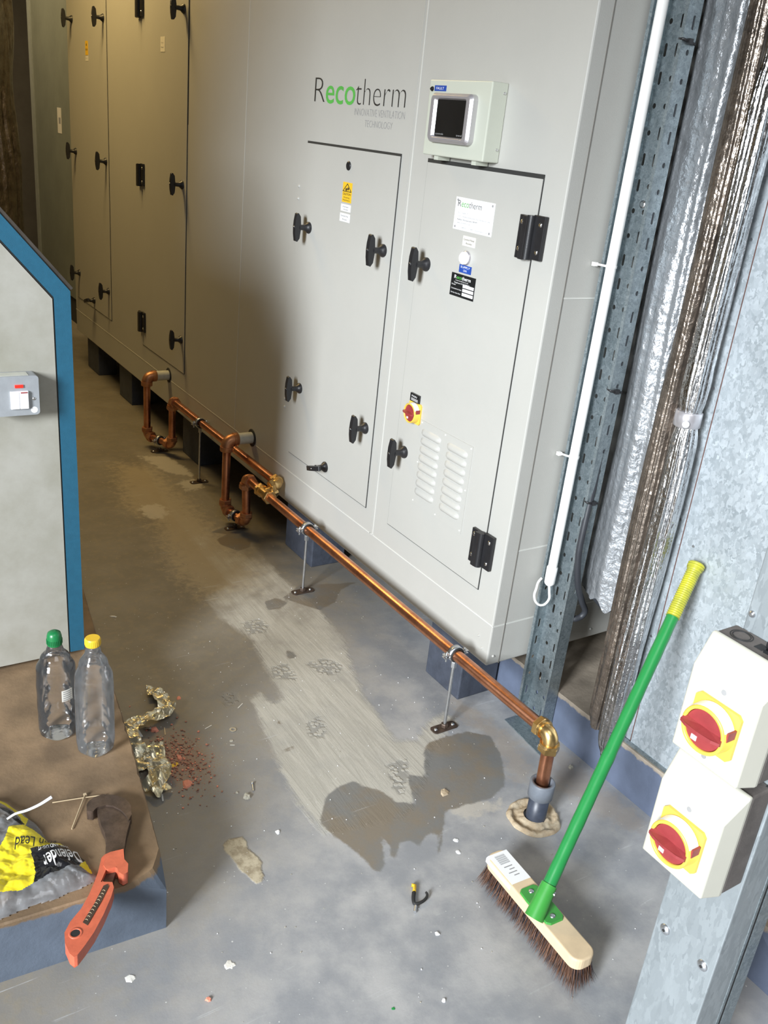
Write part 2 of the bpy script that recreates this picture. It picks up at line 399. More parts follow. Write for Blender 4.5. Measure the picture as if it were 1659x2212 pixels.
attr('slurry', poly_sdf(P, SLURRY)); attr('wet', mx(WET)); attr('mortar', poly_sdf(P, MORTAR)); attr('tread', mx(TREAD)); attr('dust', poly_sdf(P, DUST))
attr('pale', mx(PALE)); attr('wear', mx(WEAR))
bc = onz(385, 1640); attr('brick', 0.11 - np.hypot((P[:, 0] - bc.x) * 1.15, (P[:, 1] - bc.y) * 0.75))

fm = bpy.data.materials.new('painted_concrete'); fm.use_nodes = True
nt = fm.node_tree; N = nt.nodes; L = nt.links; B = N['Principled BSDF']
geo = N.new('ShaderNodeNewGeometry')
def nz(scale, detail=6, rough=0.6, stretch=None, rot=0, dist=0):
    n = N.new('ShaderNodeTexNoise'); n.inputs['Scale'].default_value = scale; n.inputs['Detail'].default_value = detail; n.inputs['Roughness'].default_value = rough
    n.inputs['Distortion'].default_value = dist
    if stretch:
        mp = N.new('ShaderNodeMapping'); mp.inputs['Scale'].default_value = stretch; mp.inputs['Rotation'].default_value = (0, 0, rot)
        L.new(geo.outputs['Position'], mp.inputs['Vector']); L.new(mp.outputs['Vector'], n.inputs['Vector'])
    else: L.new(geo.outputs['Position'], n.inputs['Vector'])
    return n.outputs['Fac']
def mth(op, a, b=None, c=None, clamp=False):
    n = N.new('ShaderNodeMath'); n.operation = op; n.use_clamp = clamp
    for i, q in enumerate((a, b, c)):
        if q is None: continue
        if isinstance(q, (int, float)): n.inputs[i].default_value = q
        else: L.new(q, n.inputs[i])
    return n.outputs[0]
def mix(f, a, b):
    n = N.new('ShaderNodeMix'); n.data_type = 'RGBA'
    if isinstance(f, (int, float)): n.inputs[0].default_value = f
    else: L.new(f, n.inputs[0])
    for i, q in ((6, a), (7, b)):
        if isinstance(q, tuple): n.inputs[i].default_value = (*q, 1)
        else: L.new(q, n.inputs[i])
    return n.outputs[2]
def step(x, lo, hi):
    n = N.new('ShaderNodeMapRange'); n.interpolation_type = 'SMOOTHSTEP'; L.new(x, n.inputs[0])
    n.inputs[1].default_value = lo; n.inputs[2].default_value = hi; return n.outputs[0]
def at(name):
    n = N.new('ShaderNodeAttribute'); n.attribute_name = name; return n.outputs['Fac']
def mask(name, amp, soft, ns=None):
    ns = ns or fine
    return step(mth('ADD', at(name), mth('MULTIPLY', mth('SUBTRACT', ns, 0.5), amp)), -soft, soft)
big = nz(1.6, 5); mid = nz(7, 6); fine = nz(32, 6, 0.7); tiny = nz(220, 3, 0.7)
streak = nz(5, 7, 0.72, (11.0, 0.8, 1), 0.12, 0.8)
sep = N.new('ShaderNodeSeparateXYZ'); L.new(geo.outputs['Position'], sep.inputs[0])
c = mix(step(mid, 0.35, 0.7), (0.265, 0.275, 0.292), (0.430, 0.428, 0.425))
c = mix(mth('MULTIPLY', step(fine, 0.55, 0.75), 0.35), c, (0.40, 0.41, 0.40))
# tan site dust plus painted plinth shade, thicker away from doorway, broken by noise
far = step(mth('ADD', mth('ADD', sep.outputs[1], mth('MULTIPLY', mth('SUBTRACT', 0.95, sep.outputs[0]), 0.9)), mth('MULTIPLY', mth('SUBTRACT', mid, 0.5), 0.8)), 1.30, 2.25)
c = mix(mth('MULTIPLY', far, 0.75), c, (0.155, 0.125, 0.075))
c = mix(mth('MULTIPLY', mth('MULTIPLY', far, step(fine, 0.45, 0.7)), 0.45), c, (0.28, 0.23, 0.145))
c = mix(mth('MULTIPLY', mask('wear', 0.16, 0.03), 0.6), c, (0.36, 0.31, 0.26))
c = mix(mth('MULTIPLY', mask('dust', 0.30, 0.06), 0.55), c, (0.46, 0.38, 0.25))
sl = mask('slurry', 0.07, 0.012, mth('ADD', mth('MULTIPLY', fine, 0.5), mth('MULTIPLY', streak, 0.5)))
fade = mth('SUBTRACT', 1.0, mth('MULTIPLY', step(mth('ADD', sep.outputs[1], mth('MULTIPLY', mth('SUBTRACT', mid, 0.5), 2.4)), 2.1, 3.1), 0.85))
sl = mth('MULTIPLY', sl, fade)
sc = mix(step(streak, 0.30, 0.72), (0.40, 0.38, 0.325), (0.55, 0.525, 0.455))
sc = mix(mth('MULTIPLY', step(mid, 0.45, 0.75), 0.4), sc, (0.30, 0.30, 0.29))
c = mix(mth('MULTIPLY', sl, 0.88), c, sc)
c = mix(mth('MULTIPLY', mask('pale', 0.10, 0.012), 0.6), c, (0.56, 0.52, 0.44))
vor = N.new('ShaderNodeTexVoronoi'); vor.inputs['Scale'].default_value = 75; L.new(geo.outputs['Position'], vor.inputs['Vector'])
tr = mth('MULTIPLY', mask('tread', 0.03, 0.008), step(vor.outputs['Distance'], 0.35, 0.6))
c = mix(mth('MULTIPLY', tr, 0.55), c, (0.20, 0.20, 0.19))
wt = mask('wet', 0.022, 0.004)
c = mix(mth('MULTIPLY', wt, 0.94), c, mix(step(mid, 0.4, 0.62), (0.175, 0.175, 0.168), (0.20, 0.165, 0.120)))
mo = mask('mortar', 0.014, 0.003)
c = mix(mo, c, mix(step(fine, 0.4, 0.6), (0.30, 0.25, 0.17), (0.50, 0.44, 0.32)))
br = mth('MULTIPLY', step(mth('ADD', at('brick'), mth('MULTIPLY', mth('SUBTRACT', tiny, 0.55), 0.5)), -0.01, 0.06), 0.85)
c = mix(br, c, (0.30, 0.165, 0.115))
spk = N.new('ShaderNodeTexVoronoi'); spk.inputs['Scale'].default_value = 38; L.new(geo.outputs['Position'], spk.inputs['Vector'])
c = mix(mth('MULTIPLY', step(mth('ADD', spk.outputs['Distance'], mth('MULTIPLY', mid, 0.12)), 0.125, 0.10), 0.8), c, (0.62, 0.62, 0.60))
scr = nz(3.0, 3, 0.6, (1.0, 22.0, 1), -0.9, 0.5)
c = mix(mth('MULTIPLY', mth('MULTIPLY', step(scr, 0.66, 0.72), step(mid, 0.45, 0.6)), 0.45), c, (0.55, 0.57, 0.58))
c = mix(mth('MULTIPLY', tiny, 0.16), c, (0.05, 0.05, 0.05))
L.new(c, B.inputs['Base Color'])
ro = mth('SUBTRACT', mth('ADD', 0.52, mth('MULTIPLY', sl, 0.3)), mth('MULTIPLY', wt, 0.22)); L.new(ro, B.inputs['Roughness'])
bmp = N.new('ShaderNodeBump'); bmp.inputs['Strength'].default_value = 0.5; bmp.inputs['Distance'].default_value = 0.002
hgt = mth('ADD', mth('ADD', mth('MULTIPLY', fine, 0.6), mth('MULTIPLY', sl, mth('MULTIPLY', streak, 1.6))), mth('ADD', mth('MULTIPLY', mo, 2.0), mth('MULTIPLY', tr, -1.4)))
L.new(hgt, bmp.inputs['Height']); L.new(bmp.outputs['Normal'], B.inputs['Normal'])
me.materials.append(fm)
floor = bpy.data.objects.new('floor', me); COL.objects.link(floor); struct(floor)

# ------------------------------------------------------------------ room shell
def shell(name, *b):
    return struct(MB().box(*b, M['wall']).build(name))
CE = 3.6
shell('wall_back', -1.1, 3.4, 9.0, 9.1, 0, CE)
shell('wall_right', 3.3, 3.4, -2.2, 9.0, 0, CE)
shell('wall_front', -1.1, 3.4, -2.3, -2.2, 0, CE)
# left wall with an open doorway behind the camera
w = MB(); w.box(-1.1, -1.0, 1.5, 9.0, 0, CE, M['wall']); w.box(-1.1, -1.0, -2.2, 1.5, 2.25, CE, M['wall'])
struct(w.build('wall_left'))
struct(MB().box(-1.1, 3.4, -2.3, 9.1, CE, CE + 0.1, M['wall']).build('ceiling'))

# ------------------------------------------------------------------ concrete plinths
def concrete_mat(name, top, side, h):
    m = bpy.data.materials.new(name); m.use_nodes = True
    nt = m.node_tree; n = nt.nodes; l = nt.links; b = n['Principled BSDF']
    g = n.new('ShaderNodeNewGeometry'); s = n.new('ShaderNodeSeparateXYZ'); l.new(g.outputs['Position'], s.inputs[0])
    nn = n.new('ShaderNodeTexNoise'); nn.inputs['Scale'].default_value = 28; nn.inputs['Detail'].default_value = 7; nn.inputs['Roughness'].default_value = 0.7
    l.new(g.outputs['Position'], nn.inputs['Vector'])
    n2 = n.new('ShaderNodeTexNoise'); n2.inputs['Scale'].default_value = 9; n2.inputs['Detail'].default_value = 6; l.new(g.outputs['Position'], n2.inputs['Vector'])
    def m_(op, a, b_, clamp=False):
        q = n.new('ShaderNodeMath'); q.operation = op; q.use_clamp = clamp
        for i, k in enumerate((a, b_)):
            if isinstance(k, (int, float)): q.inputs[i].default_value = k
            else: l.new(k, q.inputs[i])
        return q.outputs[0]
    hz = m_('ADD', s.outputs[2], m_('MULTIPLY', m_('SUBTRACT', nn.outputs['Fac'], 0.5), 0.03))
    mr = n.new('ShaderNodeMapRange'); l.new(hz, mr.inputs[0]); mr.inputs[1].default_value = h - 0.013; mr.inputs[2].default_value = h - 0.008
    r1 = n.new('ShaderNodeValToRGB'); l.new(n2.outputs['Fac'], r1.inputs[0]); r1.color_ramp.elements[0].position = 0.35; r1.color_ramp.elements[1].position = 0.65
    r1.color_ramp.elements[0].color = (*[c * 0.55 for c in top], 1); r1.color_ramp.elements[1].color = (*top, 1)
    r2 = n.new('ShaderNodeValToRGB'); l.new(n2.outputs['Fac'], r2.inputs[0]); r2.color_ramp.elements[0].position = 0.3; r2.color_ramp.elements[1].position = 0.7
    r2.color_ramp.elements[0].color = (*[c * 0.75 for c in side], 1); r2.color_ramp.elements[1].color = (*[c * 1.15 for c in side], 1)
    mm = n.new('ShaderNodeMix'); mm.data_type = 'RGBA'; l.new(mr.outputs[0], mm.inputs[0]); l.new(r2.outputs[0], mm.inputs[6]); l.new(r1.outputs[0], mm.inputs[7])
    l.new(mm.outputs[2], b.inputs['Base Color']); b.inputs['Roughness'].default_value = 0.7
    bp = n.new('ShaderNodeBump'); bp.inputs['Strength'].default_value = 0.6; bp.inputs['Distance'].default_value = 0.003
    l.new(nn.outputs['Fac'], bp.inputs['Height']); l.new(bp.outputs['Normal'], b.inputs['Normal'])
    return m
def slab(name, outline, h, mt, label, cat, chip=0.006, chips=()):
    """concrete slab with a finely divided, chipped top edge"""
    pts = []
    n = len(outline)
    for i in range(n):
        a = Vector(outline[i]); b = Vector(outline[(i + 1) % n]); k = max(2, int((b - a).length / 0.012))
        k = min(k, 160)
        pts += [a.lerp(b, j / k) for j in range(k)]
    cx = sum((p.x for p in pts)) / len(pts); cy = sum((p.y for p in pts)) / len(pts)
    A, Bq, C_ = [], [], []
    for p in pts:
        q = Vector((p.x * 25, p.y * 25, 0)); w1 = (noise.noise(q) + 0.5 * noise.noise(q * 3)) * chip
        extra = 0
        for (px, py, rad, dep) in chips:
            dd = math.hypot(p.x - px, p.y - py)
            if dd < rad: extra = max(extra, dep * (1 - dd / rad))
        inn = (Vector((cx, cy)) - p).normalized()
        d = abs(w1) + chip * 0.5 + extra
        A.append((p.x, p.y, 0)); Bq.append((p.x, p.y, h - d * 1.2)); C_.append((p.x + inn.x * d, p.y + inn.y * d, h))
    k = len(pts); mb = MB()
    mb.add(A + Bq, [(i, (i + 1) % k, k + (i + 1) % k, k + i) for i in range(k)], mt)
    mb.add(Bq + C_, [(i, (i + 1) % k, k + (i + 1) % k, k + i) for i in range(k)], mt)
    mb.add(C_, [list(range(k))], mt)
    o = mb.build(name); return tag(o, label, cat)
PL = 0.145; CU = 0.14
pm = concrete_mat('plinth_concrete', (0.25, 0.165, 0.092), (0.105, 0.130, 0.170), PL)
slab('concrete_plinth', [(0.48, 1.305), (0.545, 1.72), (0.62, 2.3), (0.73, 3.1), (-0.95, 3.1), (-0.95, 1.40)], PL, pm,
     'low concrete plinth with brown top and blue edge at lower left, carrying the bottles', 'plinth', 0.005, [(0.48, 1.305, 0.07, 0.03)])
cm = concrete_mat('curb_concrete', (0.44, 0.37, 0.29), (0.105, 0.130, 0.190), CU)
slab('concrete_plinth', [(1.685, 0.82), (3.2, 0.82), (3.2, 2.05), (1.685, 2.05)], CU, cm,
     'blue edged concrete plinth along the right, beneath the galvanised duct and the slotted tray', 'plinth', 0.003)
slab('concrete_plinth', [(1.50, 0.30), (1.50, 0.72), (1.66, 0.76), (1.68, 0.30)], CU, cm,
     'broken-edged short concrete plinth at the lower right behind the galvanised column', 'plinth', 0.012, [(1.5, 0.6, 0.05, 0.03)])

# padstone blocks under the unit
def block(y0, y1, label, x1=1.675, top=0.205):
    mb = MB().box(1.53, x1, y0, y1, 0, top, M['block'])
    return tag(mb.build('concrete_block', bevel=0.004), label, 'block', 'padstone blocks under the ventilation unit')
block(1.70, 1.87, 'blue painted concrete block under the near corner of the unit, beside the first pipe support')
block(2.635, 2.855, 'blue painted concrete block under the unit behind the second pipe support')
block(3.765, 3.98, 'dark concrete block under the unit behind the third pipe support')
block(4.76, 4.98, 'dark concrete block under the unit just beyond the far drain trap')
block(5.39, 5.62, 'dark concrete block under the far end of the unit', 1.64)

# ------------------------------------------------------------------ air handling unit
UX, UY0, UY1, UZ0, UZ1 = 1.50, 1.571, 5.745, 0.207, 2.40
unit = thing('air_handling_unit', 'tall light grey ventilation unit on blocks with doors, black handles and a printed company logo', 'ventilation unit', (UX, UY0, 0))
mb = MB().box(UX, 2.72, UY0, UY1, UZ0, UZ1, M['unit'])
casing = mb.build('casing', unit, bevel=0.004)
mb = MB()
def vline(y, z0, z1, m, w=0.0035, t=0.0009): mb.box(UX - t, UX + 0.001, y - w / 2, y + w / 2, z0, z1, m)
def hline(z, y0, y1, m, w=0.0035, t=0.0009): mb.box(UX - t, UX + 0.001, y0, y1, z - w / 2, z + w / 2, m)
hline(0.335, UY0, UY1, M['seam']); vline(2.20, 0.335, UZ1, M['seam']); vline(2.215, 0.335, UZ1, M['unit'], 0.006); vline(3.31, 0.335, UZ1, M['seam'], 0.003)
vline(4.47, 1.491, UZ1, M['gap'], 0.002); vline(3.885, 1.491, UZ1, M['gap'], 0.0015); vline(5.0, 1.491, UZ1, M['gap'], 0.0015)
for z, x0 in ((0.333, 1.5), (0.558, 1.545), (1.228, 1.545)): mb.box(x0, 2.72, UY0 - 0.0012, UY0 + 0.001, z - 0.002, z + 0.002, M['seam'])
mb.box(1.543, 1.546, UY0 - 0.0012, UY0 + 0.001, UZ0, UZ1, M['joint'])
mb.build('panel_seams', unit)
for a_, b_, k_ in [((UX + .001, y, z), (UX - 1, y, z), 1) for y, z in ((2.86, 1.35), (2.86, 1.31), (2.87, .60), (2.87, .57))] + [((UX + .001, y, z), (UX - 1, y, z), .7) for y, z in ((1.60, .25), (1.62, .28))] + [((x, UY0 + .001, .235), (x, -1, .235), .8) for x in (1.52, 1.9, 2.3)]:
    MB().lathe(a_, b_, [(0, .006 * k_), (.003, .005 * k_), (.005, .002)], M['unit'], 10).build('rivet', unit)

# door handle, modelled once at the origin, its rose at x = 0, pointing to -x
mb = MB()
mb.lathe((0.001, 0, 0), (-1, 0, 0), [(0, .019), (.006, .019), (.012, .014), (.018, .0095), (.034, .0085), (.040, .011)], M['black'], 20)
out = [(-.052, -.044), (-.046, -.046), (-.038, -.035), (-.034, 0), (-.038, .035), (-.046, .046), (-.052, .044), (-.056, .02), (-.057, 0), (-.056, -.02)]
mb.prism([(p[0], p[1]) for p in out], 'y', -.008, .008, M['black'])
mb.lathe((-.055, 0, 0), (-1, 0, 0), [(0, .006), (.003, .006), (.0035, .003)], M['black'], 14)
mb.lathe((-.0582, 0, .002), (-1, 0, .002), [(0, .002), (.0006, .0015)], M['chrome'], 8)
HANDLE = mb.build('door_handle', None, bevel=0.002)
# hinge at the origin
mb = MB()
mb.box(-.010, 0, -.045, -.004, -.050, .050, M['black']); mb.box(-.010, 0, .004, .045, -.054, .046, M['black'])
mb.cyl((-.012, 0, -.052), (-.012, 0, .048), .011, M['black'], 16)
mb.box(-.022, -.008, .004, .020, -.054, .046, M['black'])
for sy in (-.030, .034):
    for sz in (-.032, .030): mb.lathe((-.0095, sy, sz), (-1, sy, sz), [(0, .0062), (.002, .0055), (.003, .003)], M['chrome'], 12)
HINGE = mb.build('hinge', None, bevel=0.0015)
first = {'h': 1, 'g': 1}
def place(proto, key, parent, y, z, rx=0):
    if first[key]: o = proto; first[key] = 0
    else: o = proto.copy(); COL.objects.link(o)
    o.location = (UX - 0.003, y, z); o.rotation_euler = (rx, 0, 0); o.parent = parent
    o.matrix_parent_inverse = Matrix.Identity(4); return o
def door(y0, y1, z0, z1, handles, hinges=(), label=None, tgap=0.006):
    mb = MB().box(UX - .0022, UX + .001, y0 - .0012, y1 + .0012, z0 - .0015, z1 + tgap, M['gap'])
    mb.box(UX - .0035, UX, y0 + .001, y1 - .001, z0 + .001, z1 - .001, M['unit'])
    d = mb.build('access_door')
    put2(d, unit)
    if label: d['label'] = label
    for h in handles: place(HANDLE, 'h', d, *h)
    for g in hinges: place(HINGE, 'g', d, *g)
    return d
def put2(o, parent):
    """parent keeping the world position (parent is an Empty with a known base, or a mesh whose origin is the world's)"""
    o.parent = parent; o.matrix_parent_inverse = Matrix.Translation(-BASES[parent.name]) if parent.name in BASES else Matrix.Identity(4)
HB = R(72)
d1 = door(2.254, 2.812, 0.411, 1.490, [(2.764, 1.227), (2.295, 1.225), (2.755, .673), (2.299, .671), (2.532, .452, HB)])
d2 = door(1.652, 2.120, 0.411, 1.486, [(2.070, 1.223), (2.072, .669)], [(1.657, 1.356), (1.656, .536)], tgap=0.009)
dA = door(5.0, 5.685, .424, 2.30, [(5.622, 1.938), (5.621, 1.264), (5.625, .578), (5.046, 1.925), (5.043, 1.255), (5.039, .579), (5.324, .471, HB)])
dB = door(3.89, 4.47, .418, 2.30, [(3.940, 1.922), (3.936, 1.248), (3.928, .571)], [(4.474, 1.961), (4.474, 1.242), (4.467, .538)])

# printed logo and slogan on the casing
def fy(u, v, x=UX): return onx(u, v, x).y
NY = Vector((0, -1, 0)); UPV = Vector((0, 0, 1))
mb = MB(); XL = UX - 0.0006
mb.text('R', (XL, 2.790, 1.6125), NY, UPV, 2.790 - 2.722, .079, M['inkblack'], -0.022)
mb.text('eco', (XL, 2.716, 1.6125), NY, UPV, 2.716 - 2.535, .079, M['inkgreen'], 0.004)
mb.text('therm', (XL, 2.532, 1.6125), NY, UPV, 2.532 - 2.262, .079, M['inkblack'], -0.022)
lg = mb.build('logo', unit); lg['label'] = 'printed logo in thin black and green letters'
mb = MB()
mb.text('INNOVATIVE VENTILATION', (XL, 2.532, 1.5845), NY, UPV, 2.532 - 2.258, .0215, M['inkgrey'], -0.018)
mb.text('TECHNOLOGY', (XL, 2.468, 1.5555), NY, UPV, 2.468 - 2.316, .0200, M['inkgrey'], -0.018)
mb.build('slogan', unit)

def sticker(name, parent, y0, y1, z0, z1, m, lines=(), label=None, x=UX - .0037, extra=None, th=.0008):
    """thin label on a face looking towards -x; lines: (text, y_left, z_base, width, cap height, material, offset)"""
    mb = MB().box(x - th, x, y0, y1, z0, z1, m)
    for (t, yl, zb, wd, ch, mt, off) in lines: mb.text(t, (x - th - .0002, yl, zb), NY, UPV, wd, ch, mt, off)
    if extra: extra(mb, x - th)
    o = mb.build(name); put2(o, parent)
    if label: o['label'] = label
    return o
K, G, Wt, GY = M['inkblack'], M['inkgreen'], M['inkwhite'], M['inkgrey']
# caution label on the first door
def tri(mb, x):
    a, b = (2.556, 1.3665), (2.506, 1.3665); c = (2.531, 1.389)
    for p, q in ((a, b), (b, c), (c, a)):
        mb.tube([(x - .0003, *p), (x - .0003, *q)], .0012, K, 6)
    mb.lathe((x, 2.537, 1.372), (x - 1, 2.537, 1.372), [(0, .0042), (.0006, .0042)], K, 10); mb.lathe((x, 2.526, 1.3745), (x - 1, 2.526, 1.3745), [(0, .0046), (.0006, .0046)], K, 10)
sticker('caution_label', d1, 2.503, 2.559, 1.334, 1.393, M['yellowlabel'],
        [('CAUTION', 2.555, 1.3555, .047, .0065, K, .01), ('Rotating', 2.549, 1.3465, .035, .0048, K, 0), ('Machinery', 2.553, 1.3385, .043, .0048, K, 0)], extra=tri)
sticker('small_label', d1, 2.503, 2.562, 1.307, 1.328, M['white'], [('Damper', 2.55, 1.319, .036, .0045, K, 0), ('Access', 2.545, 1.311, .028, .0045, K, 0)])
sticker('small_label', d1, 2.503, 2.564, 1.276, 1.301, M['white'], [('Extract Fan', 2.557, 1.291, .044, .005, K, 0), ('Access', 2.548, 1.281, .028, .005, K, 0)])
mb = MB().lathe((UX - .0033, 2.535, 1.441), (UX - 1, 2.535, 1.441), [(0, .0135), (.002, .0135), (.0035, .011)], M['black'], 20)
o = mb.build('plug'); put2(o, d1)
# white company plate, second door
def corner_screws(mb, x):
    for y, z in ((1.962, 1.406), (1.818, 1.406), (1.962, 1.340), (1.818, 1.340)): mb.lathe((x, y, z), (x - 1, y, z), [(0, .0032), (.001, .0026)], M['inkgrey'], 10)
sticker('maker_plate', d2, 1.809, 1.970, 1.333, 1.413, M['whiteplastic'],
        [('R', 1.960, 1.3905, .014, .0165, K, -.008), ('eco', 1.9445, 1.3905, .031, .0165, G, 0), ('therm', 1.9125, 1.3905, .052, .0165, K, -.008),
         ('RECOTHERM LTD', 1.955, 1.373, .045, .0042, GY, 0), ('Unit 3, Redwood Business Park, Redwood Lane', 1.955, 1.365, .135, .0042, GY, 0),
         ('Redditch, Worcestershire, B98 9PY', 1.955, 1.357, .085, .0042, K, 0), ('www.recotherm.co.uk', 1.955, 1.349, .055, .0042, GY, 0), ('t: 01527 889020 f: 01527 889021 info@recotherm.co.uk', 1.952, 1.338, .125, .0038, GY, 0)], extra=corner_screws)
sticker('small_label', d2, 1.867, 1.921, 1.297, 1.322, M['cream'], [('Control Panel', 1.917, 1.311, .044, .005, K, 0), ('Access', 1.907, 1.302, .026, .005, K, 0)])
mb = MB()
mb.lathe((UX - .003, 1.897, 1.268), (UX - 1, 1.897, 1.268), [(0, .0185), (.004, .0185), (.006, .016)], M['silver'], 24)
mb.lathe((UX - .009, 1.897, 1.268), (UX - 1, 1.897, 1.268), [(0, .0155), (.006, .0150), (.011, .011), (.013, .004)], M['lampwhite'], 24)
o = mb.build('indicator_lamp'); put2(o, d2); o['label'] = 'lit white indicator lamp'
sticker('supply_label', d2, 1.869, 1.921, 1.229, 1.249, M['blue'], [('SUPPLY', 1.915, 1.241, .040, .0055, Wt, 0), ('ON', 1.902, 1.2325, .014, .0055, Wt, 0)])
def boxes(mb, x):
    for i in range(3): mb.box(x - .0003, x, 1.848, 1.895, 1.171 + i * .0105, 1.179 + i * .0105, M['inkwhite'])
sticker('service_label', d2, 1.845, 1.949, 1.165, 1.224, M['labelblack'],
        [('R', 1.936, 1.2105, .010, .0095, Wt, .01), ('eco', 1.925, 1.2105, .021, .0095, G, .015), ('therm', 1.903, 1.2105, .038, .0095, Wt, .01), ('www.recotherm.co.uk', 1.930, 1.205, .056, .0035, Wt, 0),
         ('Telephone 01527 889020', 1.935, 1.1985, .068, .004, Wt, 0), ('Model:', 1.944, 1.193, .018, .0038, Wt, 0), ('Commissioned date:', 1.944, 1.1825, .045, .0038, Wt, 0), ('Service due date:', 1.944, 1.172, .043, .0038, Wt, 0)], extra=boxes)
# stickers at the far end
sticker('caution_label', dA, 5.325, 5.374, 1.760, 1.828, M['yellowlabel'], [('CAUTION', 5.371, 1.782, .04, .01, K, 0)], extra=lambda mb, x: mb.lathe((x, 5.35, 1.81), (x - 1, 5.35, 1.81), [(0, .009), (.0006, .009)], K, 3))
sticker('small_label', dA, 5.325, 5.374, 1.732, 1.757, M['cream'], [('Access', 5.366, 1.742, .03, .006, GY, 0)])
sticker('small_label', dB, 4.158, 4.214, 1.767, 1.826, M['cream'], [('Access', 4.206, 1.80, .03, .007, GY, 0), ('Panel', 4.204, 1.782, .028, .007, GY, 0)])

# ventilation grille with pressed louvres
mb = MB().box(UX - .0052, UX - .003, 1.756, 2.006, .535, .793, M['unit'])
for yc in (1.947, 1.822):
    for i in range(8):
        zc = .762 - i * .0262; hw = .047
        prof = [(-.012, 0), (-.010, .004), (-.004, .0085), (.002, .0075), (.008, .003), (.011, 0)]
        A = []
        st = [(-hw, 0), (-hw + .004, .45), (-hw + .010, .85), (-hw + .016, 1), (hw - .016, 1), (hw - .010, .85), (hw - .004, .45), (hw, 0)]
        for (dy, sc) in st:
            for (dz, px) in prof: A.append((UX - .0051 - px * sc, yc - dy, zc - .001 + dz * (0.55 + .45 * sc)))
        n = len(prof); mb.add(A, [(a * n + b, (a + 1) * n + b, (a + 1) * n + b + 1, a * n + b + 1) for a in range(len(st) - 1) for b in range(n - 1)], M['unit'], True)
for y in (1.764, 1.883, 1.998):
    for z in (.542, .664, .786): 
        if not (y == 1.883 and z == .664): mb.lathe((UX - .005, y, z), (UX - 1, y, z), [(0, .003), (.0012, .0025)], M['seam'], 8)
o = mb.build('louvre_panel'); put2(o, d2)

# red and yellow isolator on the second door
def rotary(mb, x, y, z, s, ang=0, window=True, strip=True):
    """square yellow plate with raised collar and red dial facing -x; s = plate side; collar front ends at x-0.5s"""
    h = s / 2
    mb.prism([(y - h + .08*s, z - h), (y + h - .08*s, z - h), (y + h, z - h + .08*s), (y + h, z + h - .08*s), (y + h - .08*s, z + h), (y - h + .08*s, z + h), (y - h, z + h - .08*s), (y - h, z - h + .08*s)], 'x', x - .07 * s, x, M['yellow'])
    mb.lathe((x - .05 * s, y, z), (x - 1, y, z), [(0, .50 * s), (.02 * s, .485 * s), (.30 * s, .47 * s), (.325 * s, .45 * s), (.325 * s, .405 * s), (.26 * s, .40 * s)], M['yellow'], 40, caps=False)
    mb.lathe((x - .2 * s, y, z), (x - 1, y, z), [(0, .40 * s), (.10 * s, .398 * s), (.13 * s, .385 * s)], M['red'], 40)
    Mx = Matrix.Translation((x, y, z)) @ Matrix.Rotation(ang, 4, 'X')
    bar = [(-.34*s, -.44*s), (-.44*s, -.45*s), (-.50*s, -.30*s), (-.53*s, 0), (-.50*s, .30*s), (-.44*s, .45*s), (-.34*s, .44*s), (-.30*s, 0)]
    for t0, t1, sc in ((-.055*s, .055*s, 1),):
        vs = [Mx @ Vector((p[0], p[1], t0)) for p in bar] + [Mx @ Vector((p[0], p[1], t1)) for p in bar]
        n = len(bar)
        vs2 = [Mx @ Vector((p[0], p[1] * .97, t0 * .55 if p[0] < -.42*s else t0 * 1.4)) for p in bar] + [Mx @ Vector((p[0], p[1] * .97, t1 * .55 if p[0] < -.42*s else t1 * 1.4)) for p in bar]
        mb.add(vs2, [list(range(n))[::-1], list(range(n, 2*n))] + [(i, (i+1) % n, n + (i+1) % n, n + i) for i in range(n)], M['red'])
    if strip:   # curved white legend on the upper edge of the collar
        A = []; kk = 12
        for i in range(kk + 1):
            q = R(25 + i * 115 / kk)
            for rr, dx in ((.492*s, .07*s), (.475*s, .325*s)): A.append((x - .05*s - dx + .02*s, y - math.cos(q) * rr * 1.005, z + math.sin(q) * rr * 1.005))
        mb.add(A, [(2*i, 2*i+2, 2*i+3, 2*i+1) for i in range(kk)], M['whiteplastic'], True)
    if window:
        for q0 in (-8,):
            q = R(q0); mb.box(-.11*s, .11*s, -.02*s, .02*s, -.09*s, .09*s, M['red'], Matrix.Translation((x - .20*s, y - .465*s, z + .01)) )
    # white O / I window in the dial
    mb.box(x - .345*s, x - .325*s, y + .08*s, y + .20*s, z - .30*s, z - .20*s, M['whiteplastic'])
mb = MB()
rotary(mb, UX - .0035, 2.040, .803, .062, 0)
o = mb.build('isolator_switch'); put2(o, d2); o['label'] = 'red dial isolator switch on yellow plate'
mb = MB().box(UX - .010, UX - .0035, 2.022, 2.066, .834, .858, M['labelblack']).box(UX - .0104, UX - .0099, 2.026, 2.060, .837, .845, M['inkgrey'])
mb.text('MAIN', (UX - .0106, 2.058, .848), NY, UPV, .026, .006, Wt, 0)
o = mb.build('switch_label'); put2(o, d2)

# hidden-away stubs with rubber collar
for (y, z) in ((4.098, .356), (3.137, .357)):
    mb = MB()
    mb.lathe((UX + .004, y, z), (UX - 1, y, z), [(0, .036), (.006, .036), (.007, .030)], M['rubber'], 28)
    mb.cyl((UX, y, z), (UX - .064, y, z), .0235, M['stub'], 28)
    mb.lathe((UX - .064, y, z), (UX - 1, y, z), [(0, .0242), (.004, .0242)], M['whiteplastic'], 28)
    o = mb.build('drain_stub'); put2(o, unit)

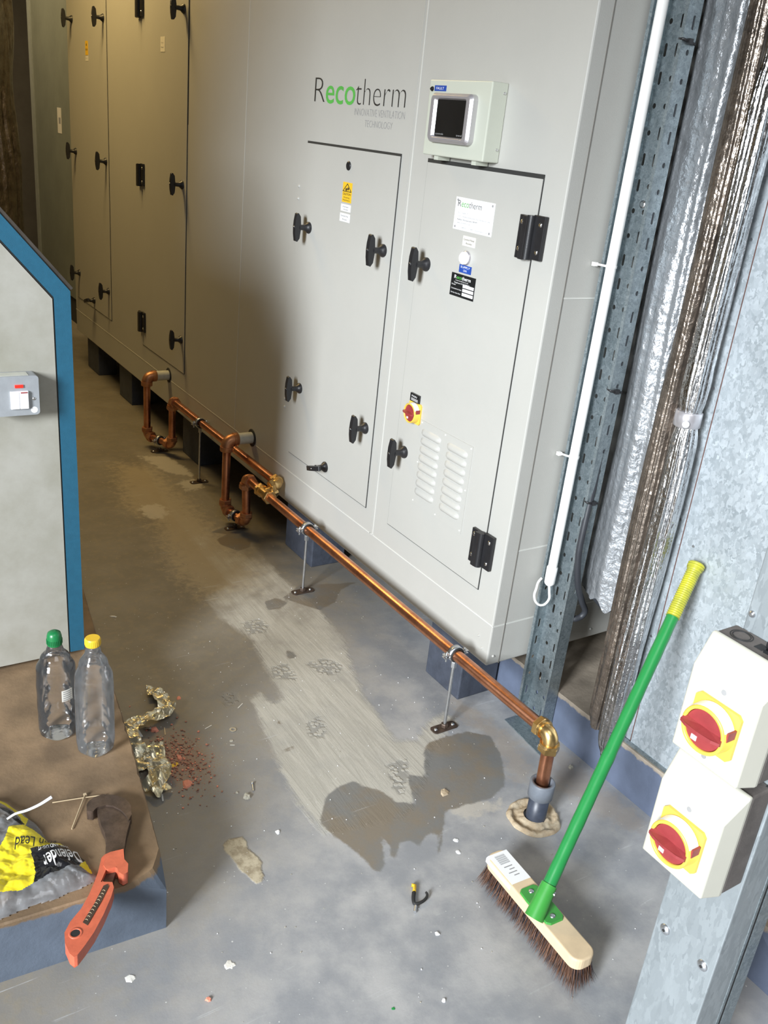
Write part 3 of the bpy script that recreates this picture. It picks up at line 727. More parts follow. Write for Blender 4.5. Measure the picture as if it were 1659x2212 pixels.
# ------------------------------------------------------------------ control box
cb = thing('control_box', 'cream control box with a silver framed screen mounted above the right hand door', 'control box', (1.5, 1.95, 1.505))
XC = 1.45
mb = MB().box(XC, 1.5, 1.826, 2.082, 1.505, 1.683, M['box']); mb.build('enclosure', cb, bevel=.003)
mb = MB()
for y in (2.03, 1.87): MB().box(1.458, 1.496, y - .009, y + .009, 1.495, 1.506, M['box']).build('bracket', cb)
for z in (1.535, 1.66): MB().lathe((1.49, 1.8262, z), (1.49, 1.80, z), [(0, .004), (.002, .003)], M['chrome'], 10).build('screw', cb)
def rrect(y0, y1, z0, z1, r, n=5):
    pts = []
    for cy, cz, a in ((y1 - r, z1 - r, 0), (y0 + r, z1 - r, 90), (y0 + r, z0 + r, 180), (y1 - r, z0 + r, 270)):
        for i in range(n + 1):
            q = R(a + 90 * i / n); pts.append((cy + r * math.cos(q), cz + r * math.sin(q)))
    return pts
mb = MB()
lo = rrect(1.872, 2.046, 1.537, 1.652, .014); hi = rrect(1.879, 2.039, 1.543, 1.646, .010); inn = rrect(1.899, 2.019, 1.552, 1.637, .004)
n = len(lo)
vs = [(XC, *p) for p in lo] + [(XC - .014, *p) for p in lo] + [(XC - .021, *p) for p in hi] + [(XC - .021, *[(a * .35 + b * .65) for a, b in zip(p, q)]) for p, q in zip(hi, inn)] + [(XC - .014, *p) for p in inn]
mb.add(vs, [(k*n+i, k*n+(i+1) % n, (k+1)*n+(i+1) % n, (k+1)*n+i) for k in range(4) for i in range(n)], M['silver'])
mb.build('bezel', cb, bevel=.0006)
mb = MB(); mb.add([(XC - .0145, *p) for p in inn], [list(range(n))], M['screen'])
mb.text('controls', (XC - .0148, 2.014, 1.5555), NY, UPV, .034, .005, M['inkgrey'], 0); mb.text('trend', (XC - .0148, 1.925, 1.5555), NY, UPV, .022, .005, M['inkgrey'], 0)
mb.build('screen', cb)
mb = MB().box(XC - .001, XC, 2.008, 2.058, 1.6565, 1.6695, M['blue']); mb.text('FAULT', (XC - .0012, 2.050, 1.660), NY, UPV, .033, .0062, Wt, 0); mb.build('fault_label', cb)
MB().lathe((XC, 2.068, 1.661), (XC - 1, 2.068, 1.661), [(0, .006), (.003, .0055), (.006, .003)], M['screen'], 16).build('indicator_lamp', cb)

# ------------------------------------------------------------------ copper pipework
cp = thing('copper_pipe', 'copper pipe with brass elbows and two drain traps along the foot of the unit', 'pipe', (1.41, 1.21, .15))
PR = .0165
XM, ZM = 1.41, .250; XR, ZR = 1.455, .283
def pipe(a, b, r=PR): MB().cyl(a, b, r, M['copper'], 24).build('pipe', cp)
def hexnut(mb, c, d, r, ln, m):
    c = Vector(c); d = Vector(d).normalized(); u = d.orthogonal().normalized(); w = d.cross(u)
    pts = []
    for t, rr in ((-ln/2, r*.93), (-ln/2 + ln*.12, r), (ln/2 - ln*.12, r), (ln/2, r*.93)):
        for k in range(6):
            q = math.pi * k / 3 + .3; pts.append(c + d * t + (u * math.cos(q) + w * math.sin(q)) * rr)
    mb.add(pts, [(i*6+k, i*6+(k+1) % 6, (i+1)*6+(k+1) % 6, (i+1)*6+k) for i in range(3) for k in range(6)] + [list(range(6))[::-1], list(range(18, 24))], m)
def elbow(c, d1_, d2_, m=None, r=.020, arm=.034, nut=True, name='elbow', rad=.020):
    """d1_, d2_: unit directions of the two arms leaving the corner c"""
    m = m or M['brass']; c = Vector(c); a = Vector(d1_); b = Vector(d2_); mb = MB()
    pts = [c + a * arm]
    for i in range(9):
        q = i / 8 * math.pi / 2
        pts.append(c + a * rad * (1 - math.sin(q)) + b * rad * (1 - math.cos(q)))
    pts.append(c + b * arm)
    mb.tube(pts, r, m, 20)
    for d in (a, b):
        if nut:
            hexnut(mb, c + d * (arm + .004), d, r * 1.34, .018, m); mb.lathe(c + d * (arm + .012), c + d, [(0, r*1.12), (.006, r*1.08), (.008, r*.9)], m, 20, caps=False) if False else None
            mb.cyl(c + d * (arm - .012), c + d * (arm - .004), r * 1.22, m, 20)
        else: mb.lathe(c + d * (arm - .014), c + d * (arm + 1), [(0, r*1.13), (.017, r*1.13), (.020, r*1.05)], m, 20)
    return mb.build(name, cp)
def tee(c, d, b, m=None, r=.020, arm=.036):
    m = m or M['brass']; c = Vector(c); d = Vector(d); b = Vector(b); mb = MB()
    mb.cyl(c - d * arm, c + d * arm, r, m, 20); mb.cyl(c, c + b * arm, r, m, 20)
    for q in (d, -d, b): hexnut(mb, c + q * (arm + .002), q, r * 1.34, .018, m); mb.cyl(c + q * (arm - .014), c + q * (arm - .006), r * 1.22, m, 20)
    return mb.build('tee', cp)
E1 = Vector((XM, 1.212, ZM)); yn = Vector((0, 1, 0)); xn = Vector((1, 0, 0)); zn = Vector((0, 0, 1))
pipe((XM, 1.225, ZM), (XM, 2.965, ZM)); pipe((XM, 1.212, .235), (XM, 1.208, .06))
elbow(E1, yn, -zn)
T = Vector((XM, 2.815, ZM)); tee(T, yn, Vector((1, 0, .25)).normalized())
E2 = Vector((XR, 2.775, ZR)); 
tb = Vector((1, 0, .25)).normalized()
elbow(Vector((XR + .012, 2.815, ZR)), yn, -tb, arm=.026)
pipe((XR + .010, 2.82, ZR), (XR, 3.90, ZR))
# near trap
elbow((XM, 2.985, ZM), -yn, -zn, M['bronze']); pipe((XM, 2.985, .235), (XM + .008, 2.985, .07))
E3 = Vector((XM + .006, 2.985, .058)); dd = Vector((1.392, 3.137, .058)); hz = (dd - E3).normalized()
elbow(E3, zn, hz, M['bronze'], arm=.030); elbow(dd, zn, -hz, M['bronze'], arm=.030); pipe(E3 + hz * .02, dd - hz * .02)
pipe((1.392, 3.137, .08), (1.391, 3.137, .34)); elbow((1.391, 3.137, .357), xn, -zn, M['bronze'], r=.024, arm=.040, nut=False, rad=.026)
# far trap
elbow((XR, 3.925, ZR), -yn, -zn, M['bronze']); pipe((XR, 3.925, .25), (XR, 3.925, .07))
E4 = Vector((XR, 3.925, .058)); dd = Vector((1.392, 4.098, .058)); hz2 = (dd - E4).normalized()
elbow(E4, zn, hz2, M['bronze'], arm=.030); elbow(dd, zn, -hz2, M['bronze'], arm=.030); pipe(E4 + hz2 * .02, dd - hz2 * .02)
pipe((1.392, 4.098, .08), (1.391, 4.098, .34)); elbow((1.391, 4.098, .356), xn, -zn, M['bronze'], r=.024, arm=.040, nut=False, rad=.026)

# pipe supports
def support(x, y, z, label, d=yn, plate=True):
    t = thing('pipe_support', label, 'pipe bracket', (x, y, 0), 'clamp and rod supports under the copper pipe')
    mb = MB(); d = Vector(d); side = d.cross(zn).normalized(); c = Vector((x, y, z))
    for off, rr, mt, wd in ((0, .0205, M['rubber'], .022), (0, .0225, M['zinc'], .016)):
        pass
    mb.lathe(c - d * .011, c + d, [(0, PR + .001), (0, .0215), (.022, .0215), (.022, PR + .001)], M['rubber'], 28, caps=False)
    mb.build('rubber_lining', t)
    mb = MB(); mb.lathe(c - d * .008, c + d, [(0, .0217), (0, .0236), (.016, .0236), (.016, .0217)], M['zinc'], 28, caps=False)
    for s_ in (1, -1):
        q = c + side * s_ * .030
        M4 = Matrix.Translation(q) @ Matrix((side, d, zn)).transposed().to_4x4()
        mb.box(-.010, .010, -.008, .008, -.005, -.0025, M['zinc'], M4); mb.box(-.010, .010, -.008, .008, .0025, .005, M['zinc'], M4)
        mb.cyl(q + zn * -.018, q + zn * .012, .0028, M['zinc'], 10)
        mb.lathe(q + zn * .005, q + zn, [(0, .0055), (.004, .005), (.006, .003)], M['chrome'], 12)
    mb.build('clamp', t)
    if z > .15:
        hexnut_mb = MB(); hexnut(hexnut_mb, (x, y, z - .034), zn, .0085, .020, M['zinc']); hexnut_mb.build('nut', t)
    mb = MB(); n_ = max(2, int((z - .03) / .0025)); 
    mb.lathe((x, y, .006), (x, y, 1), [(i * .00125, .0048 if i % 2 else .0042) for i in range(int((z - .045) / .00125) if z > .15 else 12)], M['zinc'], 10)
    mb.build('rod', t)
    mb = MB(); mb.prism([(x + a, y + b) for a, b in rrect(-.042, .042, -.016, .016, .010)], 'z', 0.0005, .0035, M['iron'])
    hexnut(mb, (x, y, .010), zn, .0105, .012, M['iron'])
    for s_ in (-.030, .030): mb.lathe((x + s_, y, .003), (x + s_, y, 1), [(0, .0055), (.003, .005), (.004, .002)], M['zinc'], 10)
    mb.build('foot_plate', t)
support(1.412, 1.606, ZM, 'zinc clamp on tall threaded rod, nearest support of the copper pipe by the slotted tray')
support(1.412, 2.478, ZM, 'zinc clamp on tall threaded rod at mid run of copper pipe, near a damp patch')
support(XR, 3.575, ZR, 'zinc clamp on tall threaded rod between the two copper drain traps')
c3 = (E3 + Vector((1.392, 3.137, .058))) / 2; support(c3.x, c3.y, .058, 'short zinc clamp holding the bottom of the nearer copper trap', hz)
c4 = (E4 + Vector((1.392, 4.098, .058))) / 2; support(c4.x, c4.y, .058, 'short zinc clamp holding the bottom of the farther copper trap', hz2)

# ------------------------------------------------------------------ drain sleeve and mortar ring
sl_ = thing('drain_sleeve', 'grey plastic drain sleeve standing in the floor around the copper pipe end', 'drain pipe', (1.405, 1.203, 0))
mb = MB(); mb.lathe((1.405, 1.203, .001), (1.405, 1.203, 1), [(0, .0255), (.078, .0255), (.078, .022), (0, .022)], M['pvcdark'], 36, caps=False); mb.build('pipe', sl_)
mb = MB(); mb.lathe((1.405, 1.203, .072), (1.405, 1.203, 1), [(0, .027), (.003, .0315), (.044, .0315), (.046, .030), (.046, .0235), (.012, .023), (.006, .0255)], M['pvc'], 36, caps=False); mb.build('socket', sl_)
mb = MB(); ctr = Vector((1.403, 1.207)); A = []; NR, NA = 9, 72
for i in range(NR):
    t = i / (NR - 1); 
    for k in range(NA):
        q = 2 * math.pi * k / NA
        rr = .027 + (.068 - .027) * t + (noise.noise(Vector((math.cos(q) * 2, math.sin(q) * 2, t * 3))) * .006 if 0 < i else 0)
        prof = [.010, .009, .006, .003, .002, .004, .009, .008, .0005][i]
        z = prof + (noise.noise(Vector((math.cos(q) * rr * 90, math.sin(q) * rr * 90, 3))) * .005 if 0 < i < NR - 1 else 0)
        A.append((ctr.x + rr * math.cos(q) * 1.0, ctr.y + rr * math.sin(q), max(z, .0004)))
mb.add(A, [(i*NA+k, i*NA+(k+1) % NA, (i+1)*NA+(k+1) % NA, (i+1)*NA+k) for i in range(NR-1) for k in range(NA)], M['mortar'], True)
tag(mb.build('mortar_ring'), 'crumbling ring of pale mortar around the grey drain sleeve', 'mortar')

# ------------------------------------------------------------------ slotted tray
def perforated(mb, mk, w0, w1, z0, z1, cols, pitch, m, pattern, phase=0, skip=()):
    """flat strip with real holes: mk(a, z) maps strip coordinate a (w0..w1) and height to 3D; cols: hole centres"""
    edges = [w0] + [(cols[i] + cols[i + 1]) / 2 for i in range(len(cols) - 1)] + [w1]
    n = int((z1 - z0) / pitch); K = 16
    for ci, c in enumerate(cols):
        a0, a1 = edges[ci], edges[ci + 1]
        for r in range(n + 1):
            b0 = z0 + r * pitch; b1 = min(b0 + pitch, z1)
            if b1 - b0 < pitch * .99:
                mb.add([mk(a0, b0), mk(a1, b0), mk(a1, b1), mk(a0, b1)], [(0, 1, 2, 3)], m); continue
            kind = pattern[(r + phase + ci) % len(pattern)]
            hw, hh = (.0038, .0135) if kind == 's' else (.0048, .0058)
            zc = (b0 + b1) / 2; inn, outr = [], []
            for k in range(K):
                q = 2 * math.pi * (k + .5) / K; cx, sy = math.cos(q), math.sin(q)
                if kind == 's': inn.append((c + hw * cx, zc + (hh - hw) * (1 if sy > 0 else -1) + hw * sy))
                else: inn.append((c + hw * cx, zc + hh * sy))
                t = min(((a1 - c) if cx > 0 else (c - a0)) / abs(cx), (pitch / 2) / abs(sy)); outr.append((c + cx * t, zc + sy * t))
            cs = [(a1, b1), (a0, b1), (a0, b0), (a1, b0)]
            vs = [mk(*p) for p in inn + outr + cs]
            fs = [(k, K + k, K + (k + 1) % K, (k + 1) % K) for k in range(K)]
            # corner triangles
            for ccn, (k0) in enumerate((None,) * 4):
                best = min(range(K), key=lambda k: (((outr[k][0] + outr[(k+1) % K][0]) / 2 - cs[ccn][0]) / (a1 - a0)) ** 2 + (((outr[k][1] + outr[(k+1) % K][1]) / 2 - cs[ccn][1]) / pitch) ** 2)
                fs.append((K + best, 2 * K + ccn, K + (best + 1) % K))
            mb.add(vs, fs, m)
tray = thing('cable_tray', 'upright slotted galvanised cable tray standing in front of the unit corner, carrying a white conduit', 'cable tray', (1.683, 1.50, 0))
TX, TY0, TY1, TZ1 = 1.681, 1.454, 1.558, 2.6
mb = MB(); PAT = 'sscc'
perforated(mb, lambda a, z: (TX, a, z), TY0, TY1, .01, TZ1, [1.500, 1.531], .056, M['galvtray'], PAT, 1)
mb.build('perforated_base', tray, solid=.0014)
mb = MB(); perforated(mb, lambda a, z: (a, TY0, z), 1.640, TX, .45, TZ1, [1.663], .056, M['galvtray'], PAT, 0)
mb.add([(1.640, TY0, .01), (TX, TY0, .01), (TX, TY0, .45), (1.640, TY0, .45)], [(0, 1, 2, 3)], M['galvtray'])
mb.box(1.6385, 1.6405, TY0 - .0008, TY0 + .007, .01, TZ1, M['galvtray'])
mb.build('near_flange', tray, solid=.0014)
mb = MB(); perforated(mb, lambda a, z: (a, TY1, z), 1.640, TX, .01, TZ1, [1.663], .056, M['galvtray'], PAT, 0); mb.box(1.6385, 1.6405, TY1 - .007, TY1 + .0008, .01, TZ1, M['galvtray'])
mb.build('far_flange', tray, solid=.0014)
mb = MB(); mb.prism([(1.585, 1.385), (1.683, 1.43), (1.683, 1.56), (1.60, 1.56)], 'z', .0006, .0035, M['galvtray'])
mb.lathe((1.61, 1.42, .0035), (1.61, 1.42, 1), [(0, .007), (.004, .006)], M['zinc'], 6); mb.build('foot_plate', tray)
MB().lathe((1.680, 1.506, 1.455), (1.6, 1.506, 1.455), [(0, .009), (.001, .009), (.0015, .0065), (.004, .005)], M['chrome'], 16).build('fixing_screw', tray)
# white conduit on the tray with its looped flex
cdt = thing('conduit', 'white plastic conduit upright in the slotted tray, white cable hooking out of its foot', 'conduit', (1.643, 1.530, .47))
CXc, CYc = 1.645, 1.532
MB().cyl((CXc, CYc, .50), (CXc, CYc, TZ1), .0125, M['whitepvc'], 24).build('pipe', cdt)
MB().lathe((CXc, CYc, .455), (CXc, CYc, 1), [(0, .0085), (.004, .0125), (.008, .0145), (.055, .0150), (.057, .0125)], M['whitepvc'], 24).build('end_gland', cdt)
hp = [(1.645, 1.532, .458), (1.647, 1.528, .435), (1.645, 1.522, .417), (1.630, 1.520, .404), (1.612, 1.522, .405), (1.598, 1.526, .418), (1.594, 1.530, .436), (1.601, 1.534, .452), (1.615, 1.545, .462), (1.632, 1.552, .468)]
def smooth(pts, n=6):
    P_ = [Vector(p) for p in pts]; out = []
    for i in range(len(P_) - 1):
        a = P_[max(i-1, 0)]; b = P_[i]; c = P_[i+1]; d = P_[min(i+2, len(P_)-1)]
        for j in range(n):
            t = j / n; out.append(.5 * ((2*b) + (c-a)*t + (2*a-5*b+4*c-d)*t*t + (3*b-a-3*c+d)*t**3))
    return out + [P_[-1]]
MB().tube(smooth(hp), .0036, M['whitepvc'], 10).build('cable_loop', cdt)
def ring(c, r, m, name, label, cat, tail=None, group=None):
    mb = MB(); pts = [(c[0] + r[0] * math.cos(q * math.pi / 10), c[1] + r[1] * math.sin(q * math.pi / 10), c[2] + r[2] * math.cos(q * math.pi / 10)) for q in range(21)]
    mb.tube(pts, .0022, m, 8)
    if tail: mb.tube([tail[0], tail[1]], .0020, m, 8)
    return tag(mb.build(name), label, cat, group)
for z, w in ((1.31, 'upper'), (.83, 'middle')):
    mb = MB(); mb.lathe((CXc, CYc, z - .003), (CXc, CYc, 1e3), [(0, .0138), (.006, .0138)], M['whitepvc'], 20)
    mb.tube([(CXc - .012, CYc + .004, z), (CXc - .022, CYc + .030, z + .001)], .0028, M['whitepvc'], 8); mb.box(CXc - .029, CXc - .018, CYc + .026, CYc + .036, z - .004, z + .005, M['whitepvc'])
    tag(mb.build('cable_tie'), '%s of two white cable ties with stubby tails around the white conduit' % ('upper' if w == 'upper' else 'lower'), 'cable tie', 'white ties on the conduit')
# dark cable inside the tray, hanging in a loop at the bottom
cab = [(1.662, 1.462, 2.6), (1.662, 1.462, 1.6), (1.662, 1.462, 1.0), (1.661, 1.461, .80), (1.655, 1.458, .74), (1.642, 1.449, .66), (1.640, 1.446, .585), (1.660, 1.446, .50), (1.690, 1.446, .44), (1.712, 1.447, .405), (1.708, 1.452, .385), (1.690, 1.458, .378), (1.684, 1.468, .380)]
MB().tube(smooth(cab, 8), .0085, M['greycable'], 14).build('power_cable')
tag(bpy.data.objects['power_cable'], 'thick dark grey cable inside the slotted tray, sagging in a loop near its foot', 'cable')
for z, w in ((1.79, 'topmost'), (1.03, 'middle'), (.735, 'lowest')):
    mb = MB(); mb.tube([(1.655, 1.474, z + .002), (1.640, 1.462, z), (1.638, 1.450, z - .001), (1.655, 1.449, z - .004), (1.676, 1.4495, z - .007)], .0028, M['black'], 8)
    mb.box(1.652, 1.664, 1.444, 1.452, z - .009, z + .002, M['black'])
    tag(mb.build('cable_tie'), 'black cable tie holding the dark cable to the slotted tray edge, %s of three' % w, 'cable tie', 'black ties on the tray edge')

# ------------------------------------------------------------------ foil wrapped pipes
def foil(name, cx, cy, r, z0, z1, m, label, cat, seed=1, amp=.18, n=88, dz=.011, wob=.008, pinch=(), parent=None, taper=None, ragged=0, sx=1, sy=1, rz=1, sm=False):
    rows = int((z1 - z0) / dz); A = []
    for i in range(rows + 1):
        z = z0 + (z1 - z0) * i / rows
        ox = noise.noise(Vector((seed, 0, z * 1.7))) * wob; oy = noise.noise(Vector((0, seed, z * 1.7))) * wob
        rr = r
        for pz, pw, pa in pinch: rr *= 1 - pa * math.exp(-((z - pz) / pw) ** 2)
        if taper: rr *= taper(z)
        for k in range(n):
            q = 2 * math.pi * k / n
            p = Vector((math.cos(q) * 1.6, math.sin(q) * 1.6, z * 2.2 + seed * 7))
            f = noise.noise(p * 1.1) * .8 + abs(noise.noise(Vector((p.x * 3.0, p.y * 3.0, p.z * .45)))) * 1.1 - .35 + noise.noise(Vector((p.x * 6, p.y * 6, p.z * 2.2))) * .20 * rz
            f2 = noise.noise(Vector((math.cos(q) * 9 + 20, math.sin(q) * 9 + 20, z * 30)))
            rad = rr * (1 + amp * f + amp * .10 * f2 * rz)
            zz = z + (noise.noise(Vector((q * 3, seed, 0))) * ragged if i == 0 else 0)
            A.append((cx + ox + rad * math.cos(q) * sx, cy + oy + rad * math.sin(q) * sy, zz))
    mb = MB(); mb.add(A, [(i*n+k, i*n+(k+1) % n, (i+1)*n+(k+1) % n, (i+1)*n+k) for i in range(rows) for k in range(n)], m, sm)
    mb.add(A[:n], [list(range(n))[::-1]], M['greycable']); 
    o = mb.build(name, parent)
    if label and not parent: tag(o, label, cat)
    return o
foil('insulated_duct', 1.80, 1.405, .108, .46, 2.7, M['foilbag'], 'wide dull foil wrapped duct with torn lower end, between slotted tray and foil pipes', 'insulated duct', 3, .12, 110, .014, .02, ragged=.05, rz=.35, sm=True)
fp = thing('foil_pipe', 'bright crumpled foil lagged pipe with a grey clamp, hanging beside the galvanised duct', 'insulated pipe', (1.655, 1.235, .1))
foil('foil_wrap', 1.650, 1.222, .029, .10, 2.7, M['foil'], None, None, 5, .30, 76, .009, .006, [(1.03, .035, .28), (1.76, .04, .25), (.10, .03, .5)], fp, rz=.8, sm=True)
mb = MB(); mb.lathe((1.650, 1.224, 1.012), (1.650, 1.224, 9), [(0, .027), (.002, .030), (.034, .030), (.036, .027)], M['silver'], 28); mb.lathe((1.63, 1.21, 1.025), (1.60, 1.19, 1.025), [(0, .008), (.012, .008)], M['zinc'], 12); mb.build('clamp', fp)
foil('foil_pipe', 1.664, 1.288, .027, .145, 2.7, M['foilbrown'], 'tarnished brown-silver foil lagged pipe just left of the bright one', 'insulated pipe', 9, .22, 76, .010, .006, [(.145, .03, .4)], rz=.6, sm=True)
foil('foil_duct', 1.13, 6.6, .25, 0.0, 3.3, M['foilbrown'], 'large crumpled foil wrapped duct at the far left behind the white and teal machine', 'insulated duct', 13, .10, 120, .03, .03)

# ------------------------------------------------------------------ galvanised duct
du = thing('galvanised_duct', 'tall galvanised sheet metal duct on the right that the green broom leans on', 'duct', (1.70, 1.0, CU))
MB().box(1.695, 2.6, .83, 1.192, CU + .001, 2.8, M['galv']).build('body', du)
MB().box(1.699, 2.6, 1.198, 1.222, CU + .001, 2.8, M['galv']).build('flange', du)
MB().box(1.700, 2.58, 1.192, 1.198, CU + .001, 2.8, M['rust']).build('joint', du)
MB().box(1.7225, 2.58, 1.222, 1.262, CU + .02, 2.8, M['tape']).build('tape_strip', du)
mb = MB(); mb.box(1.6915, 1.695, .83, 1.225, CU + .0005, CU + .012, M['galvtray']); mb.build('bottom_edge', du)
for z in (.46, .78, 1.10, 1.42): MB().lathe((1.699, 1.212, z), (1, 1.212, z), [(0, .004), (.0015, .0035)], M['zinc'], 10).build('rivet', du)
MB().lathe((1.695, 1.158, .735), (1, 1.158, .735), [(0, .004), (.002, .003)], M['zinc'], 10).build('rivet', du)

# ------------------------------------------------------------------ galvanised column with two isolators
CXF = 1.035
colm = thing('support_column', 'broad galvanised steel column in the right foreground carrying two red and yellow switches', 'column', (1.09, .545, 0))
mb = MB(); mb.box(CXF, CXF + .064, .487, .600, 0, 2.6, M['galvcol']); mb.build('web', colm, bevel=.002)
mb = MB(); mb.box(CXF + .060, CXF + .082, .4895, .596, 0, 2.6, M['inkblack']); mb.build('gap_strip', colm)
mb = MB(); mb.box(CXF + .062, CXF + .070, .486, .600, 0, 2.6, M['galvtray']); mb.box(CXF + .082, CXF + .116, .489, .600, 0, 2.6, M['galvtray']); mb.build('rear_lip', colm, bevel=.0015)
for y, z in ((.580, .434), (.506, .433), (.592, 1.003), (.592, .973)):
    s_ = 1 if z < .6 else .55; mb = MB()
    mb.lathe((CXF, y, z), (0, y, z), [(0, .0095 * s_), (.0015, .0092 * s_), (.003, .0075 * s_), (.0045, .004 * s_)], M['zinc'], 20)
    mb.lathe((CXF - .0040 * s_, y, z), (0, y, z), [(0, .0028 * s_), (.0010, .0026 * s_)], M['inkblack'], 8)
    mb.build('screw', colm)
def isolator(z0, label, gland):
    """z0: bottom of the lid's front face"""
    t = thing('rotary_isolator', label, 'isolator switch', (CXF, .549, z0), 'red and yellow isolators on the column')
    zr0, zr1 = z0 - .006, z0 + .170
    MB().box(.990, CXF, .4905, .6095, zr0 + .002, zr1 - .002, M['isodark']).build('back_box', t, bevel=.003)
    mb = MB(); f = [(.950, .497, z0), (.950, .604, z0), (.950, .604, z0 + .130), (.950, .497, z0 + .130)]
    r_ = [(.984, .490, zr0), (.984, .6105, zr0), (.984, .6105, zr1), (.984, .490, zr1)]; b_ = [(.991, q[1], q[2]) for q in r_]
    mb.add(f + r_ + b_, [(0, 1, 2, 3), (0, 4, 5, 1), (1, 5, 6, 2), (2, 6, 7, 3), (3, 7, 4, 0), (4, 8, 9, 5), (5, 9, 10, 6), (6, 10, 11, 7), (7, 11, 8, 4), (11, 10, 9, 8)], M['iso'])
    mb.build('lid', t, bevel=.003, seg=3)
    for yy, zz in ((.550, z0 + .117), (.552, z0 + .014)): MB().lathe((.9502, yy, zz), (0, yy, zz), [(0, .0040), (.0006, .0038)], M['inkgrey'], 14).build('screw_recess', t)
    mb = MB(); rotary(mb, .950, .549, z0 + .066, .072, R(0)); mb.build('rotary_switch', t)
    mb = MB()
    for yy in (.585, .522):
        for rr in (.0125, .0155): mb.lathe((1.0125, yy, zr1 - .0022), (1.0125, yy, 9), [(0, rr), (.0009, rr), (.0009, rr - .0012), (0, rr - .0012)], M['inkblack'], 28, caps=False)
    mb.box(1.004, 1.020, .548, .560, zr1 - .0022, zr1 - .0014, M['inkblack']); mb.lathe((1.03, .497, zr1 - .0022), (1.03, .497, 9), [(0, .002), (.0009, .002)], M['inkblack'], 10)
    mb.build('knockouts', t)
    if gland:
        mb = MB(); zc = zr1 + .010
        mb.lathe((1.012, .545, zc), (1.012, 0, zc), [(0, .005), (.001, .0085), (.010, .0095), (.024, .0095), (.026, .0075)], M['black'], 14, smooth=False); mb.cyl((1.012, .520, zc), (1.012, .43, zc), .0055, M['greycable'], 14)
        mb.box(1.003, 1.022, .520, .545, zr1 - .003, zr1 + .003, M['labelblack'])
        mb.build('cable_gland', t)
isolator(.810, 'upper cream isolator box with red dial and black cable gland on galvanised column', True)
isolator(.617, 'lower cream isolator box with red dial below the other one on the galvanised column', False)
# legend on the lower flank: the lower box sits a little proud

# ------------------------------------------------------------------ white and teal machine
mc = thing('machine_cabinet', 'white machine cabinet with slanted top and teal trim, on the brown plinth', 'machine', (.1, 2.6, PL))
YF = 2.15
outer = [(.5525, .163), (.549, 1.136), (.25, 1.486), (-.45, 1.486), (-.45, .163)]
inner = [(.515, .1635), (.5115, 1.122), (.235, 1.445), (-.41, 1.445), (-.41, .1635)]
n = 5
mb = MB(); mb.prism([p for p in outer], 'y', YF + .004, 3.0, M['darkcover']); mb.build('body', mc, bevel=.006)
mb = MB(); vs = [(p[0], YF, p[1]) for p in outer] + [(p[0], YF, p[1]) for p in inner] + [(p[0], YF + .012, p[1]) for p in outer] + [(p[0], YF + .012, p[1]) for p in inner]
for k in range(4):
    mb.add([vs[k], vs[k+1], vs[n+k+1], vs[n+k], vs[2*n+k], vs[2*n+k+1], vs[3*n+k+1], vs[3*n+k]], [(0, 3, 2, 1), (4, 5, 6, 7), (0, 1, 5, 4), (2, 3, 7, 6), (1, 2, 6, 5), (3, 0, 4, 7)], M['teal'])
mb.build('teal_trim', mc)
gp = [(p[0] - .004 if p[0] > 0 else p[0], p[1] - (.003 if p[1] > .2 else 0)) for p in inner]
mb = MB(); mb.prism([(p[0] + .0045 if p[0] > 0 else p[0], p[1] + (.001 if p[1] > .2 else 0)) for p in gp], 'y', YF + .002, YF + .006, M['gap']); mb.build('seal', mc)
mb = MB(); mb.prism(gp, 'y', YF - .001, YF + .004, M['machine']); mb.build('side_panel', mc)
mb = MB()
sl = Vector((.299, 0, -.350)).normalized(); up_ = Vector((.350, 0, .299)).normalized()
for (y0, y1, h, m) in ((2.154, 2.30, .010, M['darkcover']), (2.33, 2.52, .012, M['darkpanel']), (2.56, 2.98, .014, M['darkcover'])):
    a = Vector((.25, 0, 1.486)); b = Vector((.549, 0, 1.136))
    q = [a + up_ * h, b + up_ * h, b, a]
    mb.prism([(p.x, p.z) for p in q], 'y', y0, y1, m)
mb.build('slanted_cover', mc, bevel=.004)
mb = MB()
for x in (.48, -.35):
    for y in (2.22, 2.9): MB().cyl((x, y, PL), (x, y, .165), .02, M['black'], 14).build('foot', mc)
sw = thing('fused_switch', 'grey metal clad switch with white rocker and red neon on the white machine side', 'switch', (.42, 2.149, .905))
mb = MB(); mb.prism(rrect(.355, .459, .858, .952, .008), 'y', 2.108, 2.1488, M['switch'], True); mb.build('back_box', sw, bevel=.003)
mb = MB(); mb.box(.395, .4345, 2.1035, 2.109, .875, .917, M['whiteplastic']); mb.box(.396, .413, 2.1015, 2.104, .876, .916, M['whiteplastic']); mb.box(.4155, .433, 2.1005, 2.104, .876, .916, M['whiteplastic']); mb.box(.417, .432, 2.1001, 2.1007, .913, .916, M['red']); mb.build('rocker', sw, bevel=.0008)
MB().box(.406, .424, 2.105, 2.109, .925, .932, M['redlamp']).build('neon_lamp', sw)
MB().lathe((.447, 2.1085, .897), (.447, 0, .897), [(0, .004), (.0015, .0035), (.002, .001)], M['chrome'], 14).build('screw', sw)
MB().lathe((.4465, 2.1085, .870), (.4465, 0, .870), [(0, .0078), (.0008, .0075)], M['whiteplastic'], 20).build('round_cover', sw)
MB().box(.365, .438, 2.112, 2.140, .9522, .9530, M['stub']).build('dust_film', sw)

